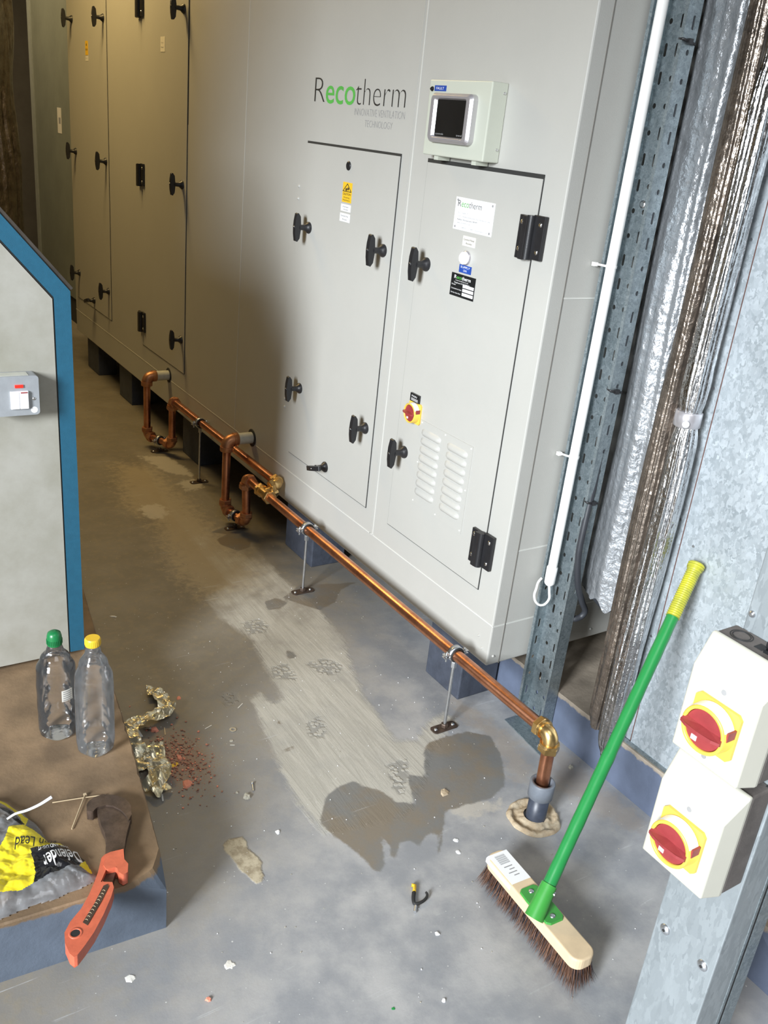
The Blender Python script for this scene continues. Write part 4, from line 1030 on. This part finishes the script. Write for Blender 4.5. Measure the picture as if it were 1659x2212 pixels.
# far dark cabinet
fc = thing('dark_cabinet', 'dark green-grey equipment cabinet at the far end of the aisle beyond the ventilation unit', 'cabinet', (2.1, 6.8, 0))
MB().box(1.76, 2.6, 5.86, 7.75, .19, 3.0, M['darkpanel']).build('body', fc, bevel=.004)
MB().box(1.775, 2.58, 5.90, 7.70, 0, .19, M['gap']).build('base', fc)
MB().box(1.75, 1.78, 7.72, 7.80, .19, 3.0, M['tape']).build('corner_post', fc)
a = onx(123.5, 232, 1.76); b = onx(134, 289, 1.76)
mb = MB().box(1.7585, 1.76, b.y, a.y, b.z, a.z, M['cream']); mb.box(1.758, 1.7586, b.y + .02, b.y + .07, (a.z + b.z) / 2 - .02, (a.z + b.z) / 2 + .02, M['inkgrey']); mb.build('label', fc)

# ------------------------------------------------------------------ bottles
def bottle(x, y, H_, r, prof, capm, capname, label, bm, body_label=None, ridges=0, domecap=False):
    t = thing('plastic_bottle', label, 'bottle', (x, y, PL)); mb = MB()
    n = 40; A = []; seg = []
    def interp(z):
        for (z0, r0), (z1, r1) in zip(prof, prof[1:]):
            if z0 <= z <= z1:
                s = (z - z0) / (z1 - z0); s = s * s * (3 - 2 * s); return r0 + (r1 - r0) * s
        return prof[-1][1]
    rows = 70
    for i in range(rows + 1):
        z = H_ * i / rows; rr = interp(z / H_) * r
        if ridges and .12 < z / H_ < .72: rr *= 1 - .018 * (0.5 + .5 * math.sin(z / H_ * 2 * math.pi * ridges))
        for k in range(n):
            q = 2 * math.pi * k / n
            pet = 1 - .10 * max(0, 1 - z / (.10 * H_)) * (0.5 + .5 * math.cos(5 * q))
            A.append((x + rr * pet * math.cos(q), y + rr * pet * math.sin(q), PL + .0008 + z))
    mb.add(A, [(i*n+k, i*n+(k+1) % n, (i+1)*n+(k+1) % n, (i+1)*n+k) for i in range(rows) for k in range(n)], bm, True)
    mb.add(A[:n], [list(range(n))[::-1]], bm); mb.build('bottle_body', t)
    mb = MB(); top = PL + H_ - .004
    if domecap: mb.lathe((x, y, top), (x, y, 9), [(0, .0165), (.022, .0165), (.030, .0145), (.034, .009), (.035, .004)], capm, 32)
    else: mb.lathe((x, y, top), (x, y, 9), [(0, .0168), (.003, .0172), (.016, .0172), (.0185, .0155)], capm, 32)
    for k in range(28):
        q = 2 * math.pi * k / 28; mb.tube([(x + .0172 * math.cos(q), y + .0172 * math.sin(q), top + .003), (x + .0172 * math.cos(q), y + .0172 * math.sin(q), top + .015)], .0006, capm, 5)
    mb.build('cap', t)
    return t
P1 = [(0, .72), (.03, .93), (.09, .98), (.30, 1), (.62, 1), (.74, .96), (.84, .74), (.93, .42), (.965, .36), (1, .36)]
P2 = [(0, .74), (.04, .95), (.12, 1), (.60, 1), (.70, .97), (.82, .74), (.93, .40), (.965, .36), (1, .36)]
bt = bottle(.406, 1.841, .252, .0455, P1, M['capgreen'], 'green', 'empty clear plastic bottle with green cap and small barcode, on the plinth', M['bottle'], ridges=5, domecap=True)
b0, d0 = Vector((.406, 1.841)), Vector((-.406, -1.841)).normalized()
mb = MB(); A = []
for i in range(9):
    q = math.atan2(d0.y, d0.x) + R(12 + i * 4.2)
    for z in (.262, .292): A.append((.406 + .0466 * math.cos(q), 1.841 + .0466 * math.sin(q), z))
mb.add(A, [(2*i, 2*i+2, 2*i+3, 2*i+1) for i in range(8)], M['cream'], True)
A = []
for i in range(5):
    for (za, zb) in ((.264 + i * .0056, .2665 + i * .0056),):
        for j in range(7):
            q = math.atan2(d0.y, d0.x) + R(16 + j * 4.2)
            A.append((.406 + .0470 * math.cos(q), 1.841 + .0470 * math.sin(q), za)); A.append((.406 + .0470 * math.cos(q), 1.841 + .0470 * math.sin(q), zb))
for i in range(5): mb.add(A[i*14:(i+1)*14], [(2*j, 2*j+2, 2*j+3, 2*j+1) for j in range(6)], M['inkgrey'])
mb.build('barcode_label', bt)
bottle(.466, 1.742, .292, .0435, P2, M['capyellow'], 'yellow', 'empty dusty clear plastic bottle with yellow screw cap, nearest the plinth edge', M['dustybottle'])

# ------------------------------------------------------------------ printed plastic bag
def cz(x, y, z=.168): return onz(x * .2541, 1650 + y * .2541, z)   # points read off an enlargement of the photograph
BAG = [cz(*p) for p in [(-330, 330), (-120, 215), (0, 245), (60, 270), (130, 320), (195, 352), (240, 400), (300, 440), (350, 500), (405, 600), (510, 605), (560, 640), (640, 690), (720, 750), (785, 855), (835, 890), (800, 935), (700, 985), (600, 1020), (470, 1085), (300, 1130), (150, 1190), (0, 1255), (-300, 1330), (-400, 900)]]
BAGP = [(p.x, p.y) for p in BAG]
def reg(pts): return [tuple(cz(*p).xy) for p in pts]
YEL = [reg([(-300, 250), (0, 250), (60, 285), (130, 340), (215, 400), (200, 440), (120, 400), (40, 335), (0, 320), (-300, 330)]), reg([(-400, 690), (0, 705), (45, 640), (75, 540), (200, 500), (340, 560), (410, 600), (510, 605), (545, 640), (255, 712), (290, 850), (302, 930), (285, 1010), (180, 1075), (0, 1110), (-400, 1200)]),
       reg([(725, 752), (785, 860), (770, 885), (670, 838)]), reg([(150, 380), (235, 400), (230, 440), (215, 510), (170, 440)])]
BLK = [reg([(255, 712), (545, 640), (600, 670), (722, 752), (668, 838), (520, 905), (310, 1000), (285, 1010), (302, 930), (290, 850)]), reg([(-300, 330), (0, 370), (60, 385), (130, 420), (210, 490), (180, 505), (120, 470), (0, 390)]), reg([(-300, 880), (0, 890), (22, 990), (8, 1060), (-300, 1080)])]
gxs = np.arange(min(p[0] for p in BAGP) - .003, max(p[0] for p in BAGP) + .006, .0016); gys = np.arange(min(p[1] for p in BAGP) - .003, max(p[1] for p in BAGP) + .006, .0016)
GXX, GYY = np.meshgrid(gxs, gys); BP = np.stack([GXX.ravel(), GYY.ravel()], 1); SD = poly_sdf(BP, BAGP)
def bag_h(x, y, sd):
    s = max(0.0, min(1.0, sd / .055)); base = .034 * (1 - (1 - s) ** 2)
    q = Vector((x * 22, y * 22, 2.0))
    cr = abs(noise.noise(q)) * .014 + noise.noise(q * 2.6) * .005 + abs(noise.noise(q * 5)) * .002
    return PL + .001 + base * (.75 + .5 * noise.noise(q * .4)) + cr * s
def sd1(x, y): return float(poly_sdf(np.array([[x, y]]), BAGP)[0])
hts = [bag_h(p[0], p[1], s) for p, s in zip(BP, SD)]
yel = np.max([poly_sdf(BP, p) for p in YEL], axis=0); blk = np.max([poly_sdf(BP, p) for p in BLK], axis=0)
nbx, nby = len(gxs), len(gys); mbs = MB(); idx = {}
for i in range(nby - 1):
    for j in range(nbx - 1):
        c4 = [i*nbx+j, i*nbx+j+1, (i+1)*nbx+j+1, (i+1)*nbx+j]
        if min(SD[k] for k in c4) < 0: continue
        y_ = np.mean([yel[k] for k in c4]); b_ = np.mean([blk[k] for k in c4])
        m_ = M['bagblack'] if b_ > 0 and b_ >= y_ - .001 else M['bagyellow'] if y_ > 0 else M['clearbag']
        for k in c4:
            if k not in idx: idx[k] = len(mbs.v); mbs.v.append((BP[k][0], BP[k][1], hts[k]))
        mbs.f.append([idx[k] for k in c4]); mbs.m.append(mbs.mi(m_)); mbs.sm.append(True)
bag = thing('plastic_bag', 'crumpled yellow, black and clear printed plastic bag with upside down lettering on the plinth', 'plastic bag', (.22, 1.48, PL))
mbs.build('film', bag)
from bisect import bisect_right
def bproj(p): return Vector((p.x, p.y, bag_h(p.x, p.y, sd1(p.x, p.y)) + .0055))
def bag_text(name, txt, a, b, h, m, off, capdir=1):
    A_, B_ = cz(*a), cz(*b); rt = (B_ - A_); wdt = rt.length; rt.normalize(); up_ = zn.cross(rt)
    mb = MB(); mb.text(txt, A_, rt, up_, wdt, h, m, off, proj=bproj); return mb.build(name, bag)
bag_text('lettering', 'Defender', (655, 700), (350, 800), .043, M['inkwhite'], .012)
bag_text('lettering', 'WER AND LIGHT', (575, 655), (318, 730), .011, M['inkwhite'], 0)
bag_text('lettering', 'sion Lead', (480, 600), (135, 640), .033, M['inkblack'], .006)

# cable ties on the bag and on the plinth
mb = MB(); pts = smooth([cz(60, 470, .205), cz(130, 425, .212), cz(230, 395, .215), cz(340, 345, .222), cz(440, 282, .232)], 4)
mb.tube(pts, .0024, M['tie'], 8, rf=lambda t: .0022 + .0012 * t); tag(mb.build('cable_tie'), 'white cable tie sticking up from the neck of the yellow bag', 'cable tie')
mb = MB(); mb.tube(smooth([cz(445, 330, .148), cz(600, 305, .149), cz(730, 285, .149), cz(900, 262, .148)], 4), .0013, M['tiebeige'], 6)
tag(mb.build('cable_tie'), 'long pale used cable tie lying flat across the brown plinth behind the wrench head', 'cable tie')
mb = MB(); mb.tube(smooth([cz(610, 555, .148), cz(665, 410, .150), cz(722, 262, .151)], 4), .0013, M['tiebeige'], 6); mb.box(-.003, .003, -.003, .003, -.0015, .002, M['tiebeige'], Matrix.Translation(cz(722, 262, .150)))
tag(mb.build('cable_tie'), 'pale used cable tie crossing the longer one between the bag and the wrench', 'cable tie')

# ------------------------------------------------------------------ pipe wrench
wr = thing('pipe_wrench', 'pipe wrench with orange handle and dark iron hook jaw, hanging over the plinth corner', 'wrench', tuple(cz(900, 700, .16)))
def slabpx(name, pts, z0, z1, m, bev=.002, extra=None):
    zz = z1; mb = MB(); P_ = [cz(p[0], p[1], zz) for p in pts]
    mb.prism([(p.x, p.y) for p in P_], 'z', z0, z1, m)
    if extra: extra(mb)
    return mb.build(name, wr, bevel=bev)
slabpx('hook_jaw', [(735, 350), (740, 398), (790, 405), (822, 372), (900, 350), (960, 355), (1025, 388), (1070, 432), (1092, 480), (1118, 430), (1112, 350), (1060, 290), (960, 262), (870, 258), (795, 285), (750, 320)], .149, .172, M['iron'], .004)
slabpx('jaw_body', [(825, 380), (838, 450), (862, 525), (890, 580), (903, 650), (895, 770), (1055, 740), (1068, 640), (1085, 560), (1108, 480), (1060, 415), (1000, 375), (900, 358)], .148, .168, M['iron'], .003)
slabpx('shank', [(905, 760), (860, 1010), (955, 1010), (1000, 870), (1050, 740)], .150, .163, M['iron'], .002)
slabpx('collar', [(888, 772), (940, 748), (1050, 722), (1057, 810), (1090, 848), (1085, 920), (1045, 942), (1008, 918), (992, 875), (905, 895), (880, 860)], .148, .176, M['orange'], .003)
H_PTS = [(885, 775), (905, 890), (858, 1002), (955, 1004), (968, 1050), (945, 1130), (880, 1280), (800, 1430), (720, 1545), (660, 1622), (628, 1642), (590, 1610), (552, 1520), (548, 1435), (598, 1340), (690, 1230), (757, 1110), (800, 1010), (832, 925), (862, 800)]
slabpx('handle', H_PTS, .1465, .173, M['orange'], .006)
slabpx('handle_inlay', [(880, 1035), (912, 1020), (926, 1040), (862, 1170), (745, 1370), (704, 1345), (800, 1190)], .1725, .1742, M['iron'], 0)
mb = MB(); c = cz(642, 1440, .173); 
mb.lathe((c.x, c.y, .1728), (c.x, c.y, 9), [(0, .0125), (.0012, .0118), (.0012, .0085), (0, .0080)], M['orange'], 28, caps=False); mb.lathe((c.x, c.y, .1726), (c.x, c.y, 9), [(0, .0083), (.0006, .0083)], M['inkblack'], 24); mb.build('hanging_hole', wr)
A_, B_ = cz(722, 1345, .1742), cz(905, 1040, .1742); mb = MB(); rt = (B_ - A_).normalized(); up_ = zn.cross(rt); rnd = random.Random(7); LL = (B_ - A_).length
for i in range(10):
    c = A_ + rt * LL * (.06 + .09 * i) + up_ * .001 * rnd.uniform(-1, 1); mb.tube([c - up_ * .0028, c + rt * .002 + up_ * .001, c + up_ * .0028], .0006, M['tiebeige'], 5)
mb.build('embossing', wr)

# ------------------------------------------------------------------ gold foil strip and rubble beside the plinth
def ribbon(pts, w, seed, z0=.004, amp=.010, m=None, name='foil_strip'):
    P_ = smooth(pts, 14); n = 14; A = []
    for i, p in enumerate(P_):
        d = (P_[min(i+1, len(P_)-1)] - P_[max(i-1, 0)]); d.z = 0; d.normalize(); s_ = zn.cross(d); ww = w * (1 + .35 * noise.noise(Vector((i * .09, seed, 0))))
        for k in range(n):
            t = k / (n - 1) - .5; q = p + s_ * ww * t
            z = p.z + z0 + amp * (abs(noise.noise(Vector((q.x * 30, q.y * 30, seed)))) * 2.0 + abs(noise.noise(Vector((q.x * 75, q.y * 75, seed)))) * .35) + .012 * (2 * t) ** 2 * noise.noise(Vector((i * .05, seed * 3, t)))
            A.append((q.x, q.y, max(z, .0006)))
    mb = MB(); mb.add(A, [(i*n+k, i*n+k+1, (i+1)*n+k+1, (i+1)*n+k) for i in range(len(P_)-1) for k in range(n-1)], m or M['gold'], False)
    return mb.build(name)
g = lambda u, v, z=0: onz(u, v, z)
fs_ = tag(ribbon([g(308, 1500, .01), g(330, 1498, .012), g(342, 1520, .012), g(352, 1535, .015), g(335, 1550, .015), g(295, 1562, .02), g(272, 1575, .02), g(276, 1610, .018), g(290, 1640, .012), g(306, 1668, .012)], .044, 3, amp=.012), 'crumpled gold and silver foil strip bent in a hook on the floor beside the plinth', 'foil strip')
fs_.location.x = .012
tag(ribbon([g(330, 1612, .01), g(335, 1645, .014), g(345, 1668, .012), g(335, 1700, .010), g(318, 1716, .008)], .055, 8, amp=.018), 'crumpled wad of gold foil at the lower end of the foil strip', 'foil scrap')
tag(ribbon([g(352, 1705, .003), g(366, 1712, .003)], .022, 4, amp=.008), 'small gold foil scrap lying just right of the foil wad', 'foil scrap')
tag(ribbon([g(310, 1578, .003), g(325, 1580, .003)], .022, 6, amp=.010, m=M['foil']), 'small silver foil scrap beside the pink plastic chip', 'foil scrap')
def chip(name, u, v, r, m, label, cat, h=.004, seed=0, el=1.0, n=9, z=0):
    c = g(u, v); rnd = random.Random(seed + int(u * 7 + v)); an = rnd.random() * 6
    pts = []
    for k in range(n):
        q = 2 * math.pi * k / n; rr = r * (0.65 + .5 * rnd.random()); a_, b_ = rr * math.cos(q) * el, rr * math.sin(q)
        pts.append((c.x + a_ * math.cos(an) - b_ * math.sin(an), c.y + a_ * math.sin(an) + b_ * math.cos(an)))
    mb = MB(); top = [(c.x + (p[0] - c.x) * .75, c.y + (p[1] - c.y) * .75, z + h * (.7 + .5 * rnd.random())) for p in pts]; bot = [(*p, z + .0003) for p in pts]
    mb.add(bot + top, [(k, (k+1) % n, n + (k+1) % n, n + k) for k in range(n)] + [list(range(n))[::-1]] , m)
    mb.add(top + [(c.x, c.y, z + h * 1.15)], [(k, (k+1) % n, n) for k in range(n)], m)
    return tag(mb.build(name), label, cat)
M['pink'] = mat('pink_plastic', (0.72, 0.27, 0.18), 0.6, 0, 0.1, 40)
chip('plastic_chip', 333, 1578, .013, M['pink'], 'salmon pink chip lying against the foil strip', 'debris', .006)
chip('brick_flake', 386, 1508, .007, M['pink'], 'lone salmon pink flake on bare floor above the rubble', 'debris', .002, el=1.8)
chip('brick_flake', 406, 1693, .013, M['pink'], 'largest salmon pink flake at the lower edge of the brick dust', 'debris', .003, el=1.6)
chip('brick_flake', 388, 1637, .008, M['pink'], 'salmon pink flake in the middle of the brick dust', 'debris', .003, el=1.6)
chip('brick_flake', 500, 1601, .005, M['stone'], 'pale flake just below the steel washer', 'debris', .002)
chip('stone_chip', 534, 1722, .010, M['stone'], 'grey-green mortar crumb on open floor below the little screw', 'debris', .008)
chip('stone_chip', 512, 1713, .004, M['stone'], 'tiny crumb left of the grey-green mortar crumb', 'debris', .003)
chip('stone_chip', 600, 1798, .006, M['white'], 'small white flake right of the pale mortar patch', 'debris', .003, el=1.6)
chip('stone_chip', 1232, 1658, .008, M['stone'], 'small stone right of the copper pipe foot near the blue plinth', 'debris', .006)
chip('mortar_scrap', 960, 1712, .014, M['mortar'], 'brown mortar scrap lying on the grey damp patch', 'debris', .004, el=1.3)
chip('paint_flake', 984, 1815, .008, M['white'], 'white flake left of the broom, upper one of the pair', 'debris', .002)
chip('paint_flake', 990, 1841, .007, M['white'], 'white flake left of the broom, lower one of the pair', 'debris', .002)
chip('paint_flake', 945, 2018, .006, M['white'], 'white flake on the floor below the black tie clip', 'debris', .003)
chip('paint_flake', 959, 2162, .005, M['white'], 'white flake near the bottom middle of the floor', 'debris', .003)
chip('paint_flake', 497, 2085, .011, M['cream'], 'flat pale paint flake in front of the plinth', 'debris', .0015, n=12)
chip('paint_flake', 282, 2113, .010, M['cream'], 'flat pale paint flake lowest in front of the plinth face', 'debris', .0015, n=12)
chip('brick_flake', 450, 2159, .006, M['pink'], 'small pink crumb at the bottom left of the floor', 'debris', .004)
chip('leaf_scrap', 849, 2179, .004, M['green'], 'tiny green scrap at the bottom of the floor', 'debris', .001)
chip('stone_chip', 244, 1332, .006, M['cream'], 'pale flake on the floor above the bottles', 'debris', .002, el=2)
# countless brick crumbs
mb = MB(); rnd = random.Random(4)
for i in range(420):
    a_ = rnd.gauss(0, 1); b_ = rnd.gauss(0, 1); x = bc.x + a_ * .036; y = bc.y + b_ * .075
    if x < .53 + (y - 1.305) * .15: continue
    s_ = rnd.uniform(.0006, .0028); mb.box(-s_, s_, -s_ * .8, s_ * .8, 0, s_, M['brick'] if rnd.random() < .8 else M['pink'], Matrix.Translation((x, y, .0003)) @ Matrix.Rotation(rnd.random() * 6, 4, 'Z'))
tag(mb.build('brick_rubble'), 'scatter of red brick crumbs on the floor beside the gold foil strip', 'rubble', kind='stuff')
mb = MB()
for i in range(260):
    x = rnd.uniform(.5, 1.55); y = rnd.uniform(.55, 2.6); s_ = rnd.uniform(.0005, .0014)
    mb.box(-s_, s_, -s_ * .8, s_ * .8, 0, s_, M['white'] if rnd.random() < .6 else M['stone'], Matrix.Translation((x, y, .0003)) @ Matrix.Rotation(rnd.random() * 6, 4, 'Z'))
tag(mb.build('floor_grit'), 'fine pale grit scattered over the floor', 'grit', kind='stuff')
def strip(u0, v0, u1, v1, w, m, name, label, h=.0012, cat='debris'):
    a, b = g(u0, v0), g(u1, v1); d = (b - a).normalized(); s_ = zn.cross(d) * w / 2; mb = MB()
    mb.prism([((a - s_).x, (a - s_).y), ((b - s_).x, (b - s_).y), ((b + s_).x, (b + s_).y), ((a + s_).x, (a + s_).y)], 'z', .0005, h, m)
    return tag(mb.build(name), label, cat)
strip(355, 1661, 385, 1650, .012, M['yellowlabel'], 'tape_scrap', 'yellow plastic strip lying on the brick dust')
strip(350, 1678, 370, 1672, .007, M['gold'], 'tape_scrap', 'narrow gold strip below the yellow plastic strip')
strip(355, 1572, 357, 1588, .003, M['tiebeige'], 'tie_scrap', 'short pale plastic sliver above the brick dust')
strip(297, 1578, 306, 1592, .008, M['cream'], 'tape_scrap', 'short cream sliver under the foil strip')
strip(350, 1716, 352, 1731, .004, M['cream'], 'tie_scrap', 'short cream sliver below the small foil scrap')
strip(443, 1575, 457, 1567, .0025, M['cream'], 'tie_scrap', 'pale plastic sliver left of the steel washer')
strip(514, 1530, 524, 1520, .0025, M['cream'], 'tie_scrap', 'pale plastic sliver above the steel washer')
strip(497, 1610, 507, 1610, .002, M['cream'], 'tie_scrap', 'tiny pale sliver below the steel washer')
c = g(503, 1577); mb = MB(); mb.lathe((c.x, c.y, .0005), (c.x, c.y, 9), [(0, .0095), (.0015, .0095), (.0015, .0048), (0, .0048), (0, .0095)], M['zinc'], 28, False, caps=False); tag(mb.build('washer'), 'small steel washer lying flat on the floor right of the brick dust', 'washer')
a, b = g(545, 1695), g(547, 1710); mb = MB(); mb.cyl((a.x, a.y, .003), (b.x, b.y, .0022), .0019, M['zinc'], 10); dd_ = (b - a).normalized(); mb.lathe((a.x - dd_.x * .003, a.y - dd_.y * .003, .0035), (b.x, b.y, .003), [(0, .0035), (.003, .0035)], M['zinc'], 12); tag(mb.build('screw'), 'tiny steel screw lying on the floor above the grey-green crumb', 'screw')
# black rubber clip with yellow tip
cl = thing('rubber_clip', 'black rubber lined clip with a yellow tip lying on the floor left of the broom', 'clip', tuple(g(905, 1945)))
mb = MB(); mb.tube(smooth([g(894, 1928, .006), g(893, 1942, .006), g(896, 1952, .006), g(908, 1950, .006), g(919, 1942, .006), g(923, 1933, .007), g(920, 1927, .008)], 5), .0042, M['rubber'], 10, rf=lambda t: .0045 - .002 * t); mb.build('band', cl)
mb = MB(); mb.tube([g(889, 1912, .006), g(896, 1913, .006), g(895, 1926, .006)], .0042, M['yellowlabel'], 8); mb.build('yellow_tip', cl)
mb = MB(); mb.cyl(g(898, 1957, .004), g(896, 1970, .004), .0035, M['zinc'], 8); mb.build('screw', cl)

# ------------------------------------------------------------------ broom
HC = Vector((1.168, .944, 0)); ha = math.atan2(.31, .016) 
HM = Matrix.Translation(HC) @ Matrix.Rotation(ha, 4, 'Z')      # local x runs along the head
ht, hb = .082, .054
BR = thing('broom', 'broom with green handle, yellow grip and brown bristles leaning against the galvanised duct', 'broom', (HC.x, HC.y, 0))
L2, W2 = .157, .029
out = []
for cx_, cy_, a0 in ((L2 - .022, W2 - .022, 0), (-L2 + .022, W2 - .022, 90), (-L2 + .022, -W2 + .022, 180), (L2 - .022, -W2 + .022, 270)):
    for i in range(7):
        q = R(a0 + 15 * i); out.append((cx_ + .022 * math.cos(q), cy_ + .022 * math.sin(q)))
mb = MB(); n = len(out)
vs = [HM @ Vector((p[0], p[1], hb)) for p in out] + [HM @ Vector((p[0], p[1], ht)) for p in out]
mb.add(vs, [list(range(n))[::-1], list(range(n, 2*n))] + [(i, (i+1) % n, n + (i+1) % n, n + i) for i in range(n)], M['wood'])
mb.build('broom_head', BR, bevel=.004, seg=3)
mb = MB(); rnd = random.Random(2)
for ring_ in range(2):
    NB = 2600 if ring_ == 0 else 500
    for i in range(NB):
        x = rnd.uniform(-L2 + .006, L2 - .006); y = rnd.uniform(-W2 + .004, W2 - .004)
        fx = (x / L2) ** 5 * .022 + rnd.gauss(0, .004); fyy = (y / W2) * .017 + rnd.gauss(0, .005)
        a = HM @ Vector((x, y, hb + .002)); b = HM @ Vector((x + fx * .45, y + fyy * .4, hb * .5)); c = HM @ Vector((x + fx, y + fyy, rnd.uniform(.0005, .006)))
        w_ = .0007; m_ = M['bristle'] if rnd.random() < .72 else M['bristle2']; th = rnd.random() * 3.14
        s_ = Vector((math.cos(th), math.sin(th), 0)) * w_; s2 = Vector((-math.sin(th), math.cos(th), 0)) * w_
        v_ = [a - s_, a + s_, a + s2, b - s_, b + s_, b + s2, c]
        mb.add(v_, [(0, 1, 4, 3), (1, 2, 5, 4), (2, 0, 3, 5), (3, 4, 6), (4, 5, 6), (5, 3, 6)], m_)
o = mb.build('bristles', BR); o['kind'] = 'stuff'
tipv = Vector((1.672, 1.122, .706)); footv = Vector((1.148, .922, .104)); hd = (tipv - footv).normalized()
LH = (tipv - footv).length
mb = MB()
pl_ = [(-.052, -.016), (-.045, -.024), (-.02, -.026), (.02, -.026), (.045, -.024), (.052, -.016), (.052, .016), (.045, .024), (.02, .026), (-.02, .026), (-.045, .024), (-.052, .016)]
HS = HM @ Matrix.Translation((-.010, 0, 0)); n = 12
vs = [HS @ Vector((p[0], p[1], ht - .001)) for p in pl_] + [HS @ Vector((p[0] * .96, p[1] * .94, ht + .004)) for p in pl_]
mb.add(vs, [list(range(n, 2*n))] + [(i, (i+1) % n, n + (i+1) % n, n + i) for i in range(n)], M['greenplate'])
sb = footv - hd * .030
mb.tube([sb, footv + hd * .045], .017, M['greenplate'], 24, rf=lambda t: .0205 - .0035 * t)
mb.lathe(footv + hd * .040, footv + hd, [(0, .0160), (.002, .0172), (.006, .0172), (.008, .0155)], M['tape'], 24) if False else None
mb.build('socket', BR, bevel=.0008)
mb = MB()
for sx_ in (-.036, .036): 
    p = HS @ Vector((sx_, 0, ht + .004)); mb.lathe(p, p + zn, [(0, .0062), (.0015, .0055), (.0022, .003)], M['zinc'], 14)
q = footv + hd * .032; sd_ = hd.cross(zn).normalized(); mb.lathe(q + sd_ * .014, q + sd_, [(0, .005), (.006, .0045)], M['chrome'], 12)
mb.build('screws', BR)
gs = LH * .835
def wob(t): return .0143 * (1 + .015 * math.sin(t * 31) + .012 * math.sin(t * 83)) * (1.03 if .46 < t < .50 else 1)
pts = [footv + hd * (.02 + (gs - .02) * i / 90) for i in range(91)]
mb = MB(); mb.tube(pts, .0143, M['green'], 28, rf=wob); mb.build('handle', BR)
M['grip'] = mat('yellow_grip', (0.50, 0.48, 0.03), 0.35, 0, 0.0, 30, col2=(0.33, 0.34, 0.05), bump=.2, bscale=150)
mb = MB(); pr = []; nn = 26; gl = LH - gs + .004
for i in range(nn * 6 + 1):
    t = i / (nn * 6); rr = .0146 + .0020 * max(0, math.cos(t * nn * 2 * math.pi)) if t < .9 else .0172 + .0012 * math.sin(i)
    pr.append((t * gl, rr * (1 + (.08 if t > .86 else 0))))
mb.lathe(footv + hd * gs, tipv, pr, M['grip'], 28); mb.build('grip', BR)
mb = MB()
vs = [HM @ Vector(p) for p in ((.150, -.026, ht + .0006), (.150, .024, ht + .0006), (.060, .024, ht + .0006), (.060, -.026, ht + .0006))]
mb.add(vs, [(0, 1, 2, 3)], M['white'])
vs = [HM @ Vector(p) for p in ((.150, .024, ht + .0006), (.060, .024, ht + .0006), (.060, .0292, ht - .003), (.150, .0292, ht - .003), (.060, .0292, ht - .014), (.150, .0292, ht - .014))]
mb.add(vs, [(0, 1, 2, 3), (3, 2, 4, 5)], M['white'])
for i in range(15):
    xb = .142 - i * .0018; wd = (.0005, .0011, .0008)[i % 3]
    mb.add([HM @ Vector(p) for p in ((xb, -.012, ht + .0009), (xb, .014, ht + .0009), (xb - wd, .014, ht + .0009), (xb - wd, -.012, ht + .0009))], [(0, 1, 2, 3)], M['inkgrey'])
rx = (HM.to_3x3() @ Vector((0, -1, 0))); ux = (HM.to_3x3() @ Vector((1, 0, 0)))
mb.text('12in SOFT BROOM', HM @ Vector((.098, .020, ht + .0009)), rx, ux, .038, .0035, M['inkgrey'], 0) if False else None
for i in range(4): mb.add([HM @ Vector(p) for p in ((.108 - i * .009, -.010, ht + .0009), (.108 - i * .009, .012 - (i % 2) * .008, ht + .0009), (.1055 - i * .009, .012 - (i % 2) * .008, ht + .0009), (.1055 - i * .009, -.010, ht + .0009))], [(0, 1, 2, 3)], M['inkgrey'])
mb.build('barcode_label', BR)
